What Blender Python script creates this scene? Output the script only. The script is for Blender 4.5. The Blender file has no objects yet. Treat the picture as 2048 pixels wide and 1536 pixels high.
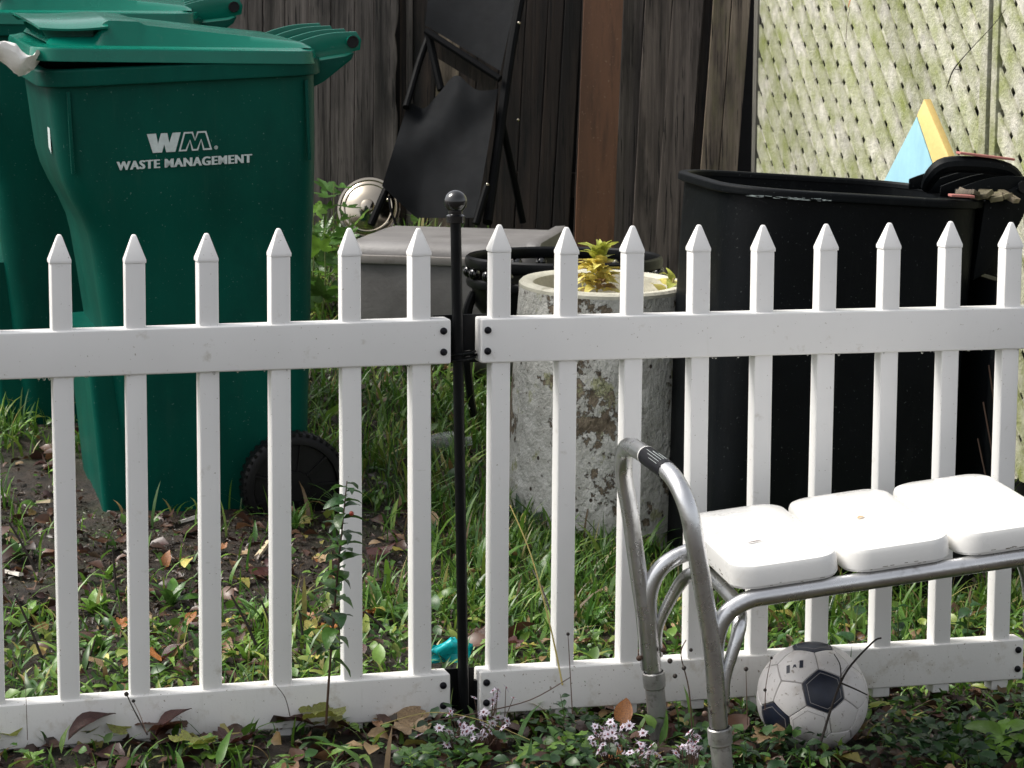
import bpy, bmesh, math, random
import numpy as np
from mathutils import Vector, Matrix, Euler, noise as mnoise

R = math.radians
rnd = random.Random(7)
C = bpy.context.scene.collection
scn = bpy.context.scene

# ------------------------------------------------------------------ camera, world, sun, exposure
H = 1.33
F, PITCH, ROLL = 5000.0, 0.142625, 0.005157
cp, sp, cr, sr = math.cos(PITCH), math.sin(PITCH), math.cos(ROLL), math.sin(ROLL)
RC = np.array([[cr, -sr, 0], [sr, cr, 0], [0, 0, 1]]) @ np.array([[1, 0, 0], [0, -sp, -cp], [0, cp, -sp]])
cam_d = bpy.data.cameras.new('camera')
cam = bpy.data.objects.new('camera', cam_d)
C.objects.link(cam)
mw = Matrix.Identity(4)
for i in range(3):
    mw[i][0], mw[i][1], mw[i][2] = RC[0][i], -RC[1][i], -RC[2][i]
mw.translation = (0, 0, H)
cam.matrix_world = mw
cam_d.sensor_width = 36.0
cam_d.lens = F / 2048 * 36
cam_d.clip_end = 500
cam_d.clip_start = 0.05
cam_d.dof.use_dof = True
cam_d.dof.focus_distance = 4.6
cam_d.dof.aperture_fstop = 26
scn.camera = cam

SUN_DIR = Vector((-0.62, 0.06, 0.80)).normalized()      # towards the sun
world = bpy.data.worlds.new('World')
scn.world = world
world.use_nodes = True
wn, wl = world.node_tree.nodes, world.node_tree.links
wn.clear()
sky = wn.new('ShaderNodeTexSky')
sky.sky_type = 'NISHITA'
sky.sun_disc = False
sky.sun_elevation = math.asin(SUN_DIR.z)
sky.sun_rotation = math.atan2(SUN_DIR.x, SUN_DIR.y)
sky.dust_density = 4.0
sky.air_density = 1.0
hs = wn.new('ShaderNodeHueSaturation')                   # an overcast sky: the same sky, nearly grey
hs.inputs['Saturation'].default_value = 0.22
bg = wn.new('ShaderNodeBackground')
bg.inputs['Strength'].default_value = 0.10
wo = wn.new('ShaderNodeOutputWorld')
wl.new(sky.outputs[0], hs.inputs['Color'])
wl.new(hs.outputs[0], bg.inputs[0])
wl.new(bg.outputs[0], wo.inputs[0])
sl = bpy.data.lights.new('sun', 'SUN')
sl.energy = 1.5
sl.angle = R(24)
sl.color = (1.0, 0.95, 0.86)
so = bpy.data.objects.new('sun', sl)
so.rotation_euler = SUN_DIR.to_track_quat('Z', 'Y').to_euler()
so.location = (-3, 4, 6)
C.objects.link(so)
scn.view_settings.view_transform = 'Standard'
scn.view_settings.look = 'None'
scn.view_settings.gamma = 1
scn.view_settings.use_curve_mapping = False
scn.view_settings.exposure = 1.22


def W(px, py, Y):
    """point of the place that the photograph shows at (px, py), Y metres in front of the camera"""
    d = RC.T @ np.array([(px - 1024) / F, (py - 768) / F, 1.0])
    d = d * Y / d[1]
    return Vector((d[0], d[1], d[2] + H))


# ------------------------------------------------------------------ terrain height
def fence_y(x):
    return 4.51 + 0.283 * (x + 0.024)


LT, LZ = [-3, -0.6, 0, 1, 1.7, 2.7, 3.5, 4.5, 6, 40], [0.0, 0.05, 0.062, 0.09, 0.15, 0.27, 0.40, 0.56, 0.7, 0.7]
RT, RZ = [-3, -0.6, 0, 1, 2, 3, 4.5, 6, 40], [0.0, 0.02, 0.02, -0.02, 0.02, 0.07, 0.22, 0.4, 0.7]


def gz(x, y):
    x, y = np.asarray(x, float), np.asarray(y, float)
    t = y - fence_y(x)
    s = np.clip((x + 0.35) / 0.95, 0, 1)
    s = s * s * (3 - 2 * s)
    return np.interp(t, LT, LZ) * (1 - s) + np.interp(t, RT, RZ) * s + 0.006 * np.sin(9 * x + 1.3) * np.sin(8 * y)


def g(x, y):
    return float(gz(x, y))


def G(px, py):
    """where the ground lies under a picture point"""
    lo, hi = 3.4, 9.0
    for _ in range(40):
        m = (lo + hi) / 2
        p = W(px, py, m)
        if p.z > g(p.x, p.y):
            lo = m
        else:
            hi = m
    p = W(px, py, lo)
    return Vector((p.x, p.y, g(p.x, p.y)))


def vnoise(x, y, sc, seed):
    rs = np.random.RandomState(seed)
    tab = rs.rand(128, 128)
    x, y = np.asarray(x) * sc + 50, np.asarray(y) * sc + 50
    xi, yi = np.floor(x).astype(int), np.floor(y).astype(int)
    fx, fy = x - xi, y - yi
    fx, fy = fx * fx * (3 - 2 * fx), fy * fy * (3 - 2 * fy)
    t = lambda a, b: tab[a % 128, b % 128]
    return (t(xi, yi) * (1 - fx) + t(xi + 1, yi) * fx) * (1 - fy) + (t(xi, yi + 1) * (1 - fx) + t(xi + 1, yi + 1) * fx) * fy


# ------------------------------------------------------------------ materials
def mat_base(name):
    m = bpy.data.materials.new(name)
    m.use_nodes = True
    nt = m.node_tree
    b = nt.nodes['Principled BSDF']
    return m, nt, b


def N(nt, kind, **kw):
    n = nt.nodes.new(kind)
    for k, v in kw.items():
        setattr(n, k, v)
    return n


def coords(nt, stretch):
    tc = N(nt, 'ShaderNodeTexCoord')
    oi = N(nt, 'ShaderNodeObjectInfo')
    mul = N(nt, 'ShaderNodeMath', operation='MULTIPLY')
    mul.inputs[1].default_value = 37.0
    nt.links.new(oi.outputs['Random'], mul.inputs[0])
    mp = N(nt, 'ShaderNodeMapping')
    mp.inputs['Scale'].default_value = stretch
    nt.links.new(tc.outputs['Object'], mp.inputs['Vector'])
    add = N(nt, 'ShaderNodeVectorMath', operation='ADD')
    nt.links.new(mp.outputs[0], add.inputs[0])
    nt.links.new(mul.outputs[0], add.inputs[1])
    return add.outputs[0], oi.outputs['Random']


def noise_n(nt, vec, scale, detail=4, rough=0.55):
    n = N(nt, 'ShaderNodeTexNoise')
    n.inputs['Scale'].default_value = scale
    n.inputs['Detail'].default_value = detail
    n.inputs['Roughness'].default_value = rough
    nt.links.new(vec, n.inputs['Vector'])
    return n.outputs['Fac']


def ramp(nt, fac, lo, hi, c0=(0, 0, 0), c1=(1, 1, 1)):
    r = N(nt, 'ShaderNodeValToRGB')
    r.color_ramp.elements[0].position = lo
    r.color_ramp.elements[1].position = hi
    r.color_ramp.elements[0].color = (*c0, 1)
    r.color_ramp.elements[1].color = (*c1, 1)
    nt.links.new(fac, r.inputs[0])
    return r.outputs[0]


def mixc(nt, fac, a, b, blend='MIX'):
    m = N(nt, 'ShaderNodeMix', data_type='RGBA', blend_type=blend)
    for sock, v in ((m.inputs[0], fac), (m.inputs[6], a), (m.inputs[7], b)):
        if isinstance(v, (int, float)):
            sock.default_value = v
        elif isinstance(v, tuple):
            sock.default_value = (*v, 1)
        else:
            nt.links.new(v, sock)
    return m.outputs[2]


def bump(nt, b, h, strength, dist=0.01):
    bp = N(nt, 'ShaderNodeBump')
    bp.inputs['Strength'].default_value = strength
    bp.inputs['Distance'].default_value = dist
    nt.links.new(h, bp.inputs['Height'])
    nt.links.new(bp.outputs[0], b.inputs['Normal'])


def pmat(name, col, rough=0.5, var=0.12, scale=9, stretch=(1, 1, 1), col2=None, c2=(0.55, 0.7), s2=6, bmp=0.0, bs=60,
         metal=0.0, objrand=0.0, trans=0.0, coat=0.0, spec=0.5, rvar=0.1):
    m, nt, b = mat_base(name)
    vec, rand = coords(nt, stretch)
    n1 = noise_n(nt, vec, scale)
    c = ramp(nt, n1, 0.3, 0.7, tuple(v * (1 - var) for v in col), tuple(min(1, v * (1 + var)) for v in col))
    if col2:
        c = mixc(nt, ramp(nt, noise_n(nt, vec, s2, 6, 0.65), *c2), c, col2)
    if objrand:
        mr = N(nt, 'ShaderNodeMapRange')
        mr.inputs[3].default_value, mr.inputs[4].default_value = 1 - objrand, 1 + objrand
        nt.links.new(rand, mr.inputs[0])
        c = mixc(nt, 1.0, c, mr.outputs[0], 'MULTIPLY')
    nt.links.new(c, b.inputs['Base Color'])
    rr = N(nt, 'ShaderNodeMapRange')
    rr.inputs[3].default_value, rr.inputs[4].default_value = max(0.03, rough - rvar), min(1, rough + rvar)
    nt.links.new(noise_n(nt, vec, scale * 2.3), rr.inputs[0])
    nt.links.new(rr.outputs[0], b.inputs['Roughness'])
    b.inputs['Metallic'].default_value = metal
    b.inputs['Coat Weight'].default_value = coat
    b.inputs['Coat Roughness'].default_value = 0.15
    b.inputs['Specular IOR Level'].default_value = spec
    if bmp:
        bump(nt, b, noise_n(nt, vec, bs, 5), bmp)
    if trans:
        t = N(nt, 'ShaderNodeBsdfTranslucent')
        nt.links.new(c, t.inputs[0])
        mx = N(nt, 'ShaderNodeMixShader')
        mx.inputs[0].default_value = trans
        out = nt.nodes['Material Output']
        nt.links.new(b.outputs[0], mx.inputs[1])
        nt.links.new(t.outputs[0], mx.inputs[2])
        nt.links.new(mx.outputs[0], out.inputs[0])
    return m


def add_scuffs(m, col, lo, hi, amount):
    nt = m.node_tree
    b = nt.nodes['Principled BSDF']
    old = b.inputs['Base Color'].links[0].from_socket
    vec, _ = coords(nt, (1.0, 1.0, 0.12))
    vec2, _ = coords(nt, (0.3, 0.3, 1.0))
    f1 = ramp(nt, noise_n(nt, vec, 30, 6, 0.7), lo, hi)
    f2 = ramp(nt, noise_n(nt, vec2, 60, 3, 0.8), 0.69, 0.72)
    c = mixc(nt, 0.0, old, col)
    mx = c.node
    am = N(nt, 'ShaderNodeMath', operation='MULTIPLY')
    am.inputs[1].default_value = amount
    mxm = N(nt, 'ShaderNodeMath', operation='MAXIMUM')
    nt.links.new(f1, mxm.inputs[0])
    nt.links.new(f2, mxm.inputs[1])
    nt.links.new(mxm.outputs[0], am.inputs[0])
    nt.links.new(am.outputs[0], mx.inputs[0])
    nt.links.new(c, b.inputs['Base Color'])


def wood_mat(name, dark, light, moss=None, rough=0.75, objrand=0.25):
    m, nt, b = mat_base(name)
    vec, rand = coords(nt, (1, 1, 0.035))
    vec2, _ = coords(nt, (1, 1, 0.25))
    grain = noise_n(nt, vec, 70, 6, 0.7)
    broad = noise_n(nt, vec, 16, 3)
    mixf = N(nt, 'ShaderNodeMath', operation='ADD')
    nt.links.new(grain, mixf.inputs[0])
    nt.links.new(broad, mixf.inputs[1])
    hf = N(nt, 'ShaderNodeMath', operation='MULTIPLY')
    hf.inputs[1].default_value = 0.5
    nt.links.new(mixf.outputs[0], hf.inputs[0])
    c = ramp(nt, hf.outputs[0], 0.36, 0.66, dark, light)
    c = mixc(nt, ramp(nt, noise_n(nt, vec2, 7, 5, 0.6), 0.48, 0.68), c, tuple(v * 0.35 for v in dark))
    c = mixc(nt, ramp(nt, noise_n(nt, vec, 120, 3, 0.6), 0.60, 0.64), c, tuple(v * 0.25 for v in dark))
    if moss:
        c = mixc(nt, ramp(nt, noise_n(nt, vec2, 11, 6, 0.7), 0.5, 0.75), c, moss)
    mr = N(nt, 'ShaderNodeMapRange')
    mr.inputs[3].default_value, mr.inputs[4].default_value = 1 - objrand, 1 + objrand
    nt.links.new(rand, mr.inputs[0])
    c = mixc(nt, 1.0, c, mr.outputs[0], 'MULTIPLY')
    nt.links.new(c, b.inputs['Base Color'])
    b.inputs['Roughness'].default_value = rough
    bump(nt, b, grain, 0.7, 0.006)
    return m


def tint_mat(name, rough=0.4, trans=0.3, coat=0.0):
    """plants: the colour of each blade or leaf is its own, kept in the mesh"""
    m, nt, b = mat_base(name)
    a = N(nt, 'ShaderNodeAttribute', attribute_name='tint')
    vec, _ = coords(nt, (1, 1, 1))
    c = mixc(nt, 0.35, a.outputs['Color'], ramp(nt, noise_n(nt, vec, 90, 3), 0.3, 0.7, (0.45, 0.45, 0.45), (1.4, 1.4, 1.4)), 'MULTIPLY')
    nt.links.new(c, b.inputs['Base Color'])
    b.inputs['Roughness'].default_value = rough
    b.inputs['Coat Weight'].default_value = coat
    t = N(nt, 'ShaderNodeBsdfTranslucent')
    nt.links.new(c, t.inputs[0])
    mx = N(nt, 'ShaderNodeMixShader')
    mx.inputs[0].default_value = trans
    out = nt.nodes['Material Output']
    nt.links.new(b.outputs[0], mx.inputs[1])
    nt.links.new(t.outputs[0], mx.inputs[2])
    nt.links.new(mx.outputs[0], out.inputs[0])
    return m


M = {}
M['vinyl'] = pmat('white_vinyl', (0.80, 0.79, 0.775), 0.33, 0.03, 5, col2=(0.56, 0.53, 0.47), c2=(0.64, 0.80), s2=26, spec=0.5)
M['black_plastic'] = pmat('black_fitting', (0.006, 0.006, 0.009), 0.4, 0.2, spec=0.2)
M['iron'] = pmat('black_iron', (0.0035, 0.004, 0.0047), 0.38, 0.3, 30, bmp=0.03, bs=60, spec=0.18)
M['chair_frame'] = pmat('matt_black_tube', (0.0025, 0.0028, 0.0034), 0.55, 0.2, spec=0.06)
M['gloss_black'] = pmat('glossy_black_paint', (0.006, 0.006, 0.007), 0.12, 0.2, coat=0.6)
M['green_can'] = pmat('green_bin_plastic', (0.0008, 0.064, 0.046), 0.42, 0.22, 4, stretch=(1, 1, 0.5), col2=(0.001, 0.044, 0.034), c2=(0.5, 0.75), s2=5, bmp=0.04, bs=160, spec=0.10)
M['green_lid'] = pmat('green_lid_plastic', (0.0010, 0.125, 0.085), 0.24, 0.12, 5, bmp=0.03, bs=140, coat=0.22, spec=0.2)
M['black_can'] = pmat('black_bin_plastic', (0.0026, 0.0036, 0.0046), 0.5, 0.3, 5, bmp=0.06, bs=160, spec=0.12)
def add_specks(m, col, scale, lo, hi, amount=1.0):
    nt = m.node_tree
    b = nt.nodes['Principled BSDF']
    old = b.inputs['Base Color'].links[0].from_socket
    vec, _ = coords(nt, (1, 1, 1))
    f = ramp(nt, noise_n(nt, vec, scale, 2, 0.5), lo, hi, (0, 0, 0), (amount,) * 3)
    nt.links.new(mixc(nt, f, old, col), b.inputs['Base Color'])


add_specks(M['vinyl'], (0.30, 0.26, 0.20), 210, 0.735, 0.755, 0.8)
add_scuffs(M['vinyl'], (0.50, 0.49, 0.43), 0.62, 0.80, 0.30)
add_specks(M['green_can'], (0.12, 0.22, 0.19), 190, 0.72, 0.74, 0.7)
add_specks(M['black_can'], (0.07, 0.075, 0.075), 170, 0.71, 0.73, 0.7)
add_scuffs(M['green_can'], (0.03, 0.085, 0.065), 0.56, 0.80, 0.28)
add_scuffs(M['green_lid'], (0.10, 0.20, 0.16), 0.60, 0.80, 0.20)
add_scuffs(M['black_can'], (0.03, 0.032, 0.031), 0.58, 0.80, 0.25)
M['can_inside'] = pmat('bin_inside', (0.01, 0.012, 0.013), 0.6)
M['print'] = pmat('pale_print', (0.52, 0.58, 0.57), 0.5, 0.12, 60, col2=(0.28, 0.36, 0.34), c2=(0.58, 0.8), s2=90)
M['rubber'] = pmat('tyre_rubber', (0.0035, 0.0035, 0.004), 0.5, 0.3, bmp=0.1, spec=0.25)
M['bag'] = pmat('bag_film', (0.88, 0.86, 0.83), 0.4, 0.05, 20, trans=0.12, bmp=0.3, bs=50)
M['old_wood'] = wood_mat('weathered_boards', (0.015, 0.012, 0.010), (0.185, 0.160, 0.145))
M['dark_wood'] = wood_mat('shade_dark_boards', (0.004, 0.003, 0.003), (0.050, 0.033, 0.024))  # deep shade on the boards behind the chair is put into this colour
M['mossy_wood'] = wood_mat('mossy_boards', (0.075, 0.055, 0.042), (0.36, 0.29, 0.21), moss=(0.17, 0.155, 0.075), objrand=0.10)
M['grey_wood'] = wood_mat('grey_brown_boards', (0.035, 0.027, 0.023), (0.23, 0.19, 0.165), objrand=0.12)
M['rust_board'] = pmat('brown_painted_board', (0.135, 0.060, 0.030), 0.5, 0.18, 6, stretch=(1, 1, 0.15), col2=(0.075, 0.036, 0.020), c2=(0.5, 0.8), s2=8, bmp=0.1)
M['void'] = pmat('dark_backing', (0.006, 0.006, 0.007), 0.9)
M['fabric'] = pmat('charcoal_mesh_fabric', (0.0050, 0.0058, 0.0070), 0.8, 0.2, 14, bmp=0.25, bs=420, spec=0.12)
M['tote'] = pmat('grey_brown_plastic', (0.175, 0.168, 0.166), 0.5, 0.14, 5, col2=(0.115, 0.108, 0.105), c2=(0.45, 0.75), s2=6, bmp=0.1, bs=90)
M['tote_lid'] = pmat('taupe_lid_plastic', (0.27, 0.25, 0.235), 0.42, 0.15, 8, col2=(0.13, 0.11, 0.1), s2=9)
M['alu'] = pmat('dull_aluminium', (0.66, 0.66, 0.665), 0.29, 0.10, 14, metal=1.0, col2=(0.30, 0.29, 0.28), c2=(0.58, 0.80), s2=34, bmp=0.05, bs=200)
M['alu_dirty'] = pmat('dirty_aluminium', (0.42, 0.415, 0.405), 0.46, 0.18, 20, metal=0.8, col2=(0.12, 0.11, 0.095), c2=(0.52, 0.75), s2=60, bmp=0.1, bs=200)
M['seat'] = pmat('white_seat_plastic', (0.78, 0.77, 0.745), 0.28, 0.02, 6, col2=(0.55, 0.51, 0.43), c2=(0.66, 0.9), s2=18, coat=0.3, bmp=0.03, bs=120)
M['grime'] = pmat('grime', (0.12, 0.10, 0.07), 0.7)
M['chrome'] = pmat('warm_chrome', (0.40, 0.355, 0.29), 0.14, 0.05, metal=1.0)
M['ball_white'] = pmat('ball_white', (0.66, 0.63, 0.62), 0.38, 0.05, 20, col2=(0.45, 0.40, 0.35), c2=(0.56, 0.8), s2=24, bmp=0.05, bs=260)
M['ball_navy'] = pmat('ball_navy', (0.010, 0.014, 0.030), 0.4, 0.3, 30, bmp=0.05, bs=260)
M['seam'] = pmat('ball_seam', (0.30, 0.28, 0.28), 0.6)
M['blue'] = pmat('sky_blue_paint', (0.33, 0.60, 0.72), 0.6, 0.08, 20, stretch=(1, 1, 0.3), col2=(0.4, 0.62, 0.68), c2=(0.62, 0.72), s2=40, bmp=0.15)
M['yellow'] = pmat('yellow_paint', (0.86, 0.62, 0.24), 0.6, 0.06, 20, col2=(0.42, 0.3, 0.12), c2=(0.66, 0.75), s2=40, bmp=0.15)
M['pink'] = pmat('faded_pink', (0.42, 0.16, 0.14), 0.6, 0.1, 30)
M['teal'] = pmat('turquoise_film', (0.005, 0.42, 0.46), 0.3, 0.12, 30, trans=0.2, bmp=0.3, bs=40)
M['paper'] = pmat('off_white_paper', (0.68, 0.64, 0.58), 0.6, 0.1, 40)
M['stick'] = pmat('pale_split_wood', (0.55, 0.45, 0.30), 0.6, 0.15, 30, stretch=(0.1, 1, 1))
M['stem_dark'] = pmat('dark_stem', (0.018, 0.012, 0.009), 0.7, 0.3)
M['stem_brown'] = pmat('brown_stem', (0.075, 0.04, 0.025), 0.6, 0.3)
M['stem_green'] = pmat('green_stem', (0.10, 0.13, 0.035), 0.5, 0.3)
M['straw'] = pmat('straw', (0.33, 0.27, 0.085), 0.5, 0.2)
M['petal'] = pmat('aster_petal', (0.70, 0.64, 0.74), 0.5, 0.1, 40, trans=0.3)
M['aster_eye'] = pmat('aster_eye', (0.20, 0.05, 0.06), 0.6)
LEAF = {}
add_specks(M['ball_white'], (0.22, 0.18, 0.14), 150, 0.66, 0.70, 0.7)
add_scuffs(M['rust_board'], (0.045, 0.020, 0.011), 0.50, 0.70, 0.75)
add_specks(M['rust_board'], (0.26, 0.17, 0.11), 120, 0.70, 0.72, 0.8)
for nm, col in dict(green=(0.060, 0.140, 0.025), bright=(0.13, 0.25, 0.034), dark=(0.020, 0.060, 0.018), deep=(0.034, 0.085, 0.030), yellowgreen=(0.26, 0.29, 0.055),
                    lime=(0.46, 0.50, 0.09), yellow=(0.86, 0.72, 0.22), orange=(0.42, 0.16, 0.04), tan=(0.42, 0.29, 0.16), brown=(0.085, 0.038, 0.022), maroon=(0.060, 0.018, 0.015),
                    red=(0.30, 0.05, 0.03)).items():
    spot = {'yellowgreen': (0.14, 0.06, 0.025), 'yellow': (0.74, 0.52, 0.10), 'orange': (0.16, 0.06, 0.03), 'tan': (0.2, 0.11, 0.06),
            'brown': (0.04, 0.018, 0.012), 'maroon': (0.10, 0.04, 0.03)}.get(nm)
    LEAF[nm] = pmat('leaf_' + nm, col, 0.34, 0.3, 30, col2=spot, c2=(0.5, 0.7), s2=28, objrand=0.25, trans=0.28, bmp=0.25, bs=90, coat=0.15)
M['tint'] = tint_mat('plant_tissue', 0.38, 0.3)
M['litter'] = tint_mat('dead_leaf_tissue', 0.45, 0.12, 0.1)


# ------------------------------------------------------------------ mesh builder
class MB:
    def __init__(s):
        s.v, s.f = [], []

    def add(s, vs, fs):
        o = len(s.v)
        s.v += [Vector(p) for p in vs]
        s.f += [[i + o for i in f] for f in fs]

    def box(s, c, size, rot=None):
        hx, hy, hz = size[0] / 2, size[1] / 2, size[2] / 2
        vs = [Vector((x, y, z)) for z in (-hz, hz) for y in (-hy, hy) for x in (-hx, hx)]
        if rot is not None:
            vs = [rot @ p for p in vs]
        s.add([p + Vector(c) for p in vs], [[0, 2, 3, 1], [4, 5, 7, 6], [0, 1, 5, 4], [2, 6, 7, 3], [0, 4, 6, 2], [1, 3, 7, 5]])

    def loft(s, rings, cap0=True, cap1=True, closed=True):
        n = len(rings[0])
        vs = [p for r in rings for p in r]
        fs = []
        for k in range(len(rings) - 1):
            for i in range(n if closed else n - 1):
                j = (i + 1) % n
                fs.append([k * n + i, k * n + j, (k + 1) * n + j, (k + 1) * n + i])
        if cap0:
            fs.append(list(range(n))[::-1])
        if cap1:
            fs.append([(len(rings) - 1) * n + i for i in range(n)])
        s.add(vs, fs)

    def tube(s, path, r, seg=10, cap=True, smooth=0):
        P = [Vector(p) for p in path]
        if smooth:
            P = spline(P, smooth)
        rs = r if isinstance(r, (list, tuple)) else [r] * len(P)
        if len(rs) != len(P):
            rs = [float(np.interp(i / (len(P) - 1), np.linspace(0, 1, len(rs)), rs)) for i in range(len(P))]
        rings, prev = [], None
        for i, p in enumerate(P):
            t = (P[min(i + 1, len(P) - 1)] - P[max(i - 1, 0)]).normalized()
            if prev is None:
                a = t.cross(Vector((0, 0, 1)) if abs(t.z) < 0.9 else Vector((1, 0, 0))).normalized()
            else:
                a = (prev - t * prev.dot(t)).normalized()
            prev = a
            b = t.cross(a)
            rings.append([p + (a * math.cos(2 * math.pi * k / seg) + b * math.sin(2 * math.pi * k / seg)) * rs[i] for k in range(seg)])
        s.loft(rings, cap, cap)

    def lathe(s, prof, seg=28, mtx=None, cap0=False, cap1=False):
        rings = []
        for r, z in prof:
            ring = [Vector((r * math.cos(2 * math.pi * k / seg), r * math.sin(2 * math.pi * k / seg), z)) for k in range(seg)]
            rings.append([mtx @ p for p in ring] if mtx else ring)
        s.loft(rings, cap0, cap1)

    def ball(s, c, r, seg=14):
        s.lathe([(r * math.sin(math.pi * k / 10) + 1e-5, -r * math.cos(math.pi * k / 10)) for k in range(11)], seg, Matrix.Translation(c))

    def prism(s, poly, depth, mtx):
        """polygon (x, y) extruded by depth along -z of mtx"""
        n = len(poly)
        vs = [mtx @ Vector((x, y, 0)) for x, y in poly] + [mtx @ Vector((x, y, -depth)) for x, y in poly]
        fs = [list(range(n)), [n + i for i in range(n)][::-1]] + [[i, n + i, n + (i + 1) % n, (i + 1) % n] for i in range(n)]
        s.add(vs, fs)

    def mesh(s, name, mat, smooth=35):
        me = bpy.data.meshes.new(name)
        me.from_pydata([tuple(p) for p in s.v], [], s.f)
        bm = bmesh.new()
        bm.from_mesh(me)
        bmesh.ops.recalc_face_normals(bm, faces=bm.faces)
        bm.to_mesh(me)
        bm.free()
        me.materials.append(mat)
        if smooth:
            me.shade_smooth()
            me.set_sharp_from_angle(angle=R(smooth))
        return me

    def build(s, name, mat, parent=None, smooth=35, bevel=0.0, bseg=2, mtx=None):
        me = s.mesh(name, mat, smooth)
        if bevel:
            bm = bmesh.new()
            bm.from_mesh(me)
            es = [e for e in bm.edges if len(e.link_faces) == 2 and e.calc_face_angle(0) > R(25)]
            bmesh.ops.bevel(bm, geom=es, offset=bevel, segments=bseg, affect='EDGES', profile=0.6)
            bm.to_mesh(me)
            bm.free()
            me.shade_smooth()
            me.set_sharp_from_angle(angle=R(smooth or 35))
        return put(name, me, parent, mtx)


def put(name, me, parent=None, mtx=None):
    o = bpy.data.objects.new(name, me)
    C.objects.link(o)
    if parent is not None:
        o.parent = parent
    if mtx is not None:
        o.matrix_local = mtx
    return o


def spline(P, k):
    out = []
    for i in range(len(P) - 1):
        p0, p1, p2, p3 = P[max(i - 1, 0)], P[i], P[i + 1], P[min(i + 2, len(P) - 1)]
        for j in range(k):
            t = j / k
            out.append(0.5 * ((2 * p1) + (p2 - p0) * t + (2 * p0 - 5 * p1 + 4 * p2 - p3) * t * t + (3 * p1 - p0 - 3 * p2 + p3) * t ** 3))
    out.append(P[-1])
    return out


def thing(name, label, cat, loc=(0, 0, 0), rot=None, group=None):
    o = bpy.data.objects.new(name, None)
    o.empty_display_size = 0.05
    C.objects.link(o)
    if rot is None:
        o.location = loc
    else:
        o.matrix_world = Matrix.Translation(loc) @ rot
    o['label'], o['category'] = label, cat
    if group:
        o['group'] = group
    return o


def tag(o, label, cat, group=None):
    o['label'], o['category'] = label, cat
    if group:
        o['group'] = group
    return o


def structure(o, kind='structure'):
    o['kind'] = kind
    return o


def rrect(x0, x1, y0, y1, r, z, seg=6):
    pts = []
    r = min(r, (x1 - x0) / 2 - 1e-4, (y1 - y0) / 2 - 1e-4)
    for cx, cy, a in ((x1 - r, y1 - r, 0), (x0 + r, y1 - r, 90), (x0 + r, y0 + r, 180), (x1 - r, y0 + r, 270)):
        for k in range(seg + 1):
            b = R(a + 90 * k / seg)
            pts.append(Vector((cx + r * math.cos(b), cy + r * math.sin(b), z)))
    return pts


def frame(yaw, tilt=0.0, pitch=0.0):
    return (Matrix.Rotation(R(yaw), 4, 'Z') @ Matrix.Rotation(-R(tilt), 4, 'Y') @ Matrix.Rotation(R(pitch), 4, 'X'))


# ================================================================== THE SETTING
def build_ground():
    xs = np.concatenate([[-60, -30, -15, -8, -5], np.arange(-3.2, 3.4, 0.03), [5, 8, 15, 30, 60]])
    ys = np.concatenate([[-40, -15, -5, 0, 2.2], np.arange(3.2, 9.8, 0.03), [11, 14, 20, 35, 70]])
    X, Y = np.meshgrid(xs, ys)
    Z = gz(X, Y)
    Z += (vnoise(X, Y, 9, 3) - 0.5) * 0.016 + (vnoise(X, Y, 21, 4) - 0.5) * 0.014
    nx, ny = len(xs), len(ys)
    vs = np.stack([X, Y, Z], -1).reshape(-1, 3)
    fs = [[j * nx + i, j * nx + i + 1, (j + 1) * nx + i + 1, (j + 1) * nx + i] for j in range(ny - 1) for i in range(nx - 1)]
    me = bpy.data.meshes.new('ground')
    me.from_pydata(vs.tolist(), [], fs)
    me.shade_smooth()
    m, nt, b = mat_base('wet_soil')
    vec, _ = coords(nt, (1, 1, 1))
    c = ramp(nt, noise_n(nt, vec, 26, 7, 0.7), 0.35, 0.7, (0.010, 0.0065, 0.0045), (0.062, 0.039, 0.024))
    c = mixc(nt, ramp(nt, noise_n(nt, vec, 5, 4), 0.52, 0.66), c, (0.030, 0.036, 0.012))
    c = mixc(nt, ramp(nt, noise_n(nt, vec, 120, 3, 0.8), 0.66, 0.72), c, (0.17, 0.13, 0.09))
    nt.links.new(c, b.inputs['Base Color'])
    b.inputs['Roughness'].default_value = 0.62
    bump(nt, b, noise_n(nt, vec, 70, 7, 0.75), 1.0, 0.02)
    me.materials.append(m)
    return structure(put('ground', me))


build_ground()

# ------------------------------------------------------------------ wooden fence at the back
FY0, FSL = 9.1, -0.12                       # the line of the back fence: y = FY0 + FSL * x


def back_y(x):
    return FY0 + FSL * x


fence = thing('wooden_fence', 'tall weathered brown board fence across the back of the yard', 'fence', (0, 9.1, 0.5))


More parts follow.
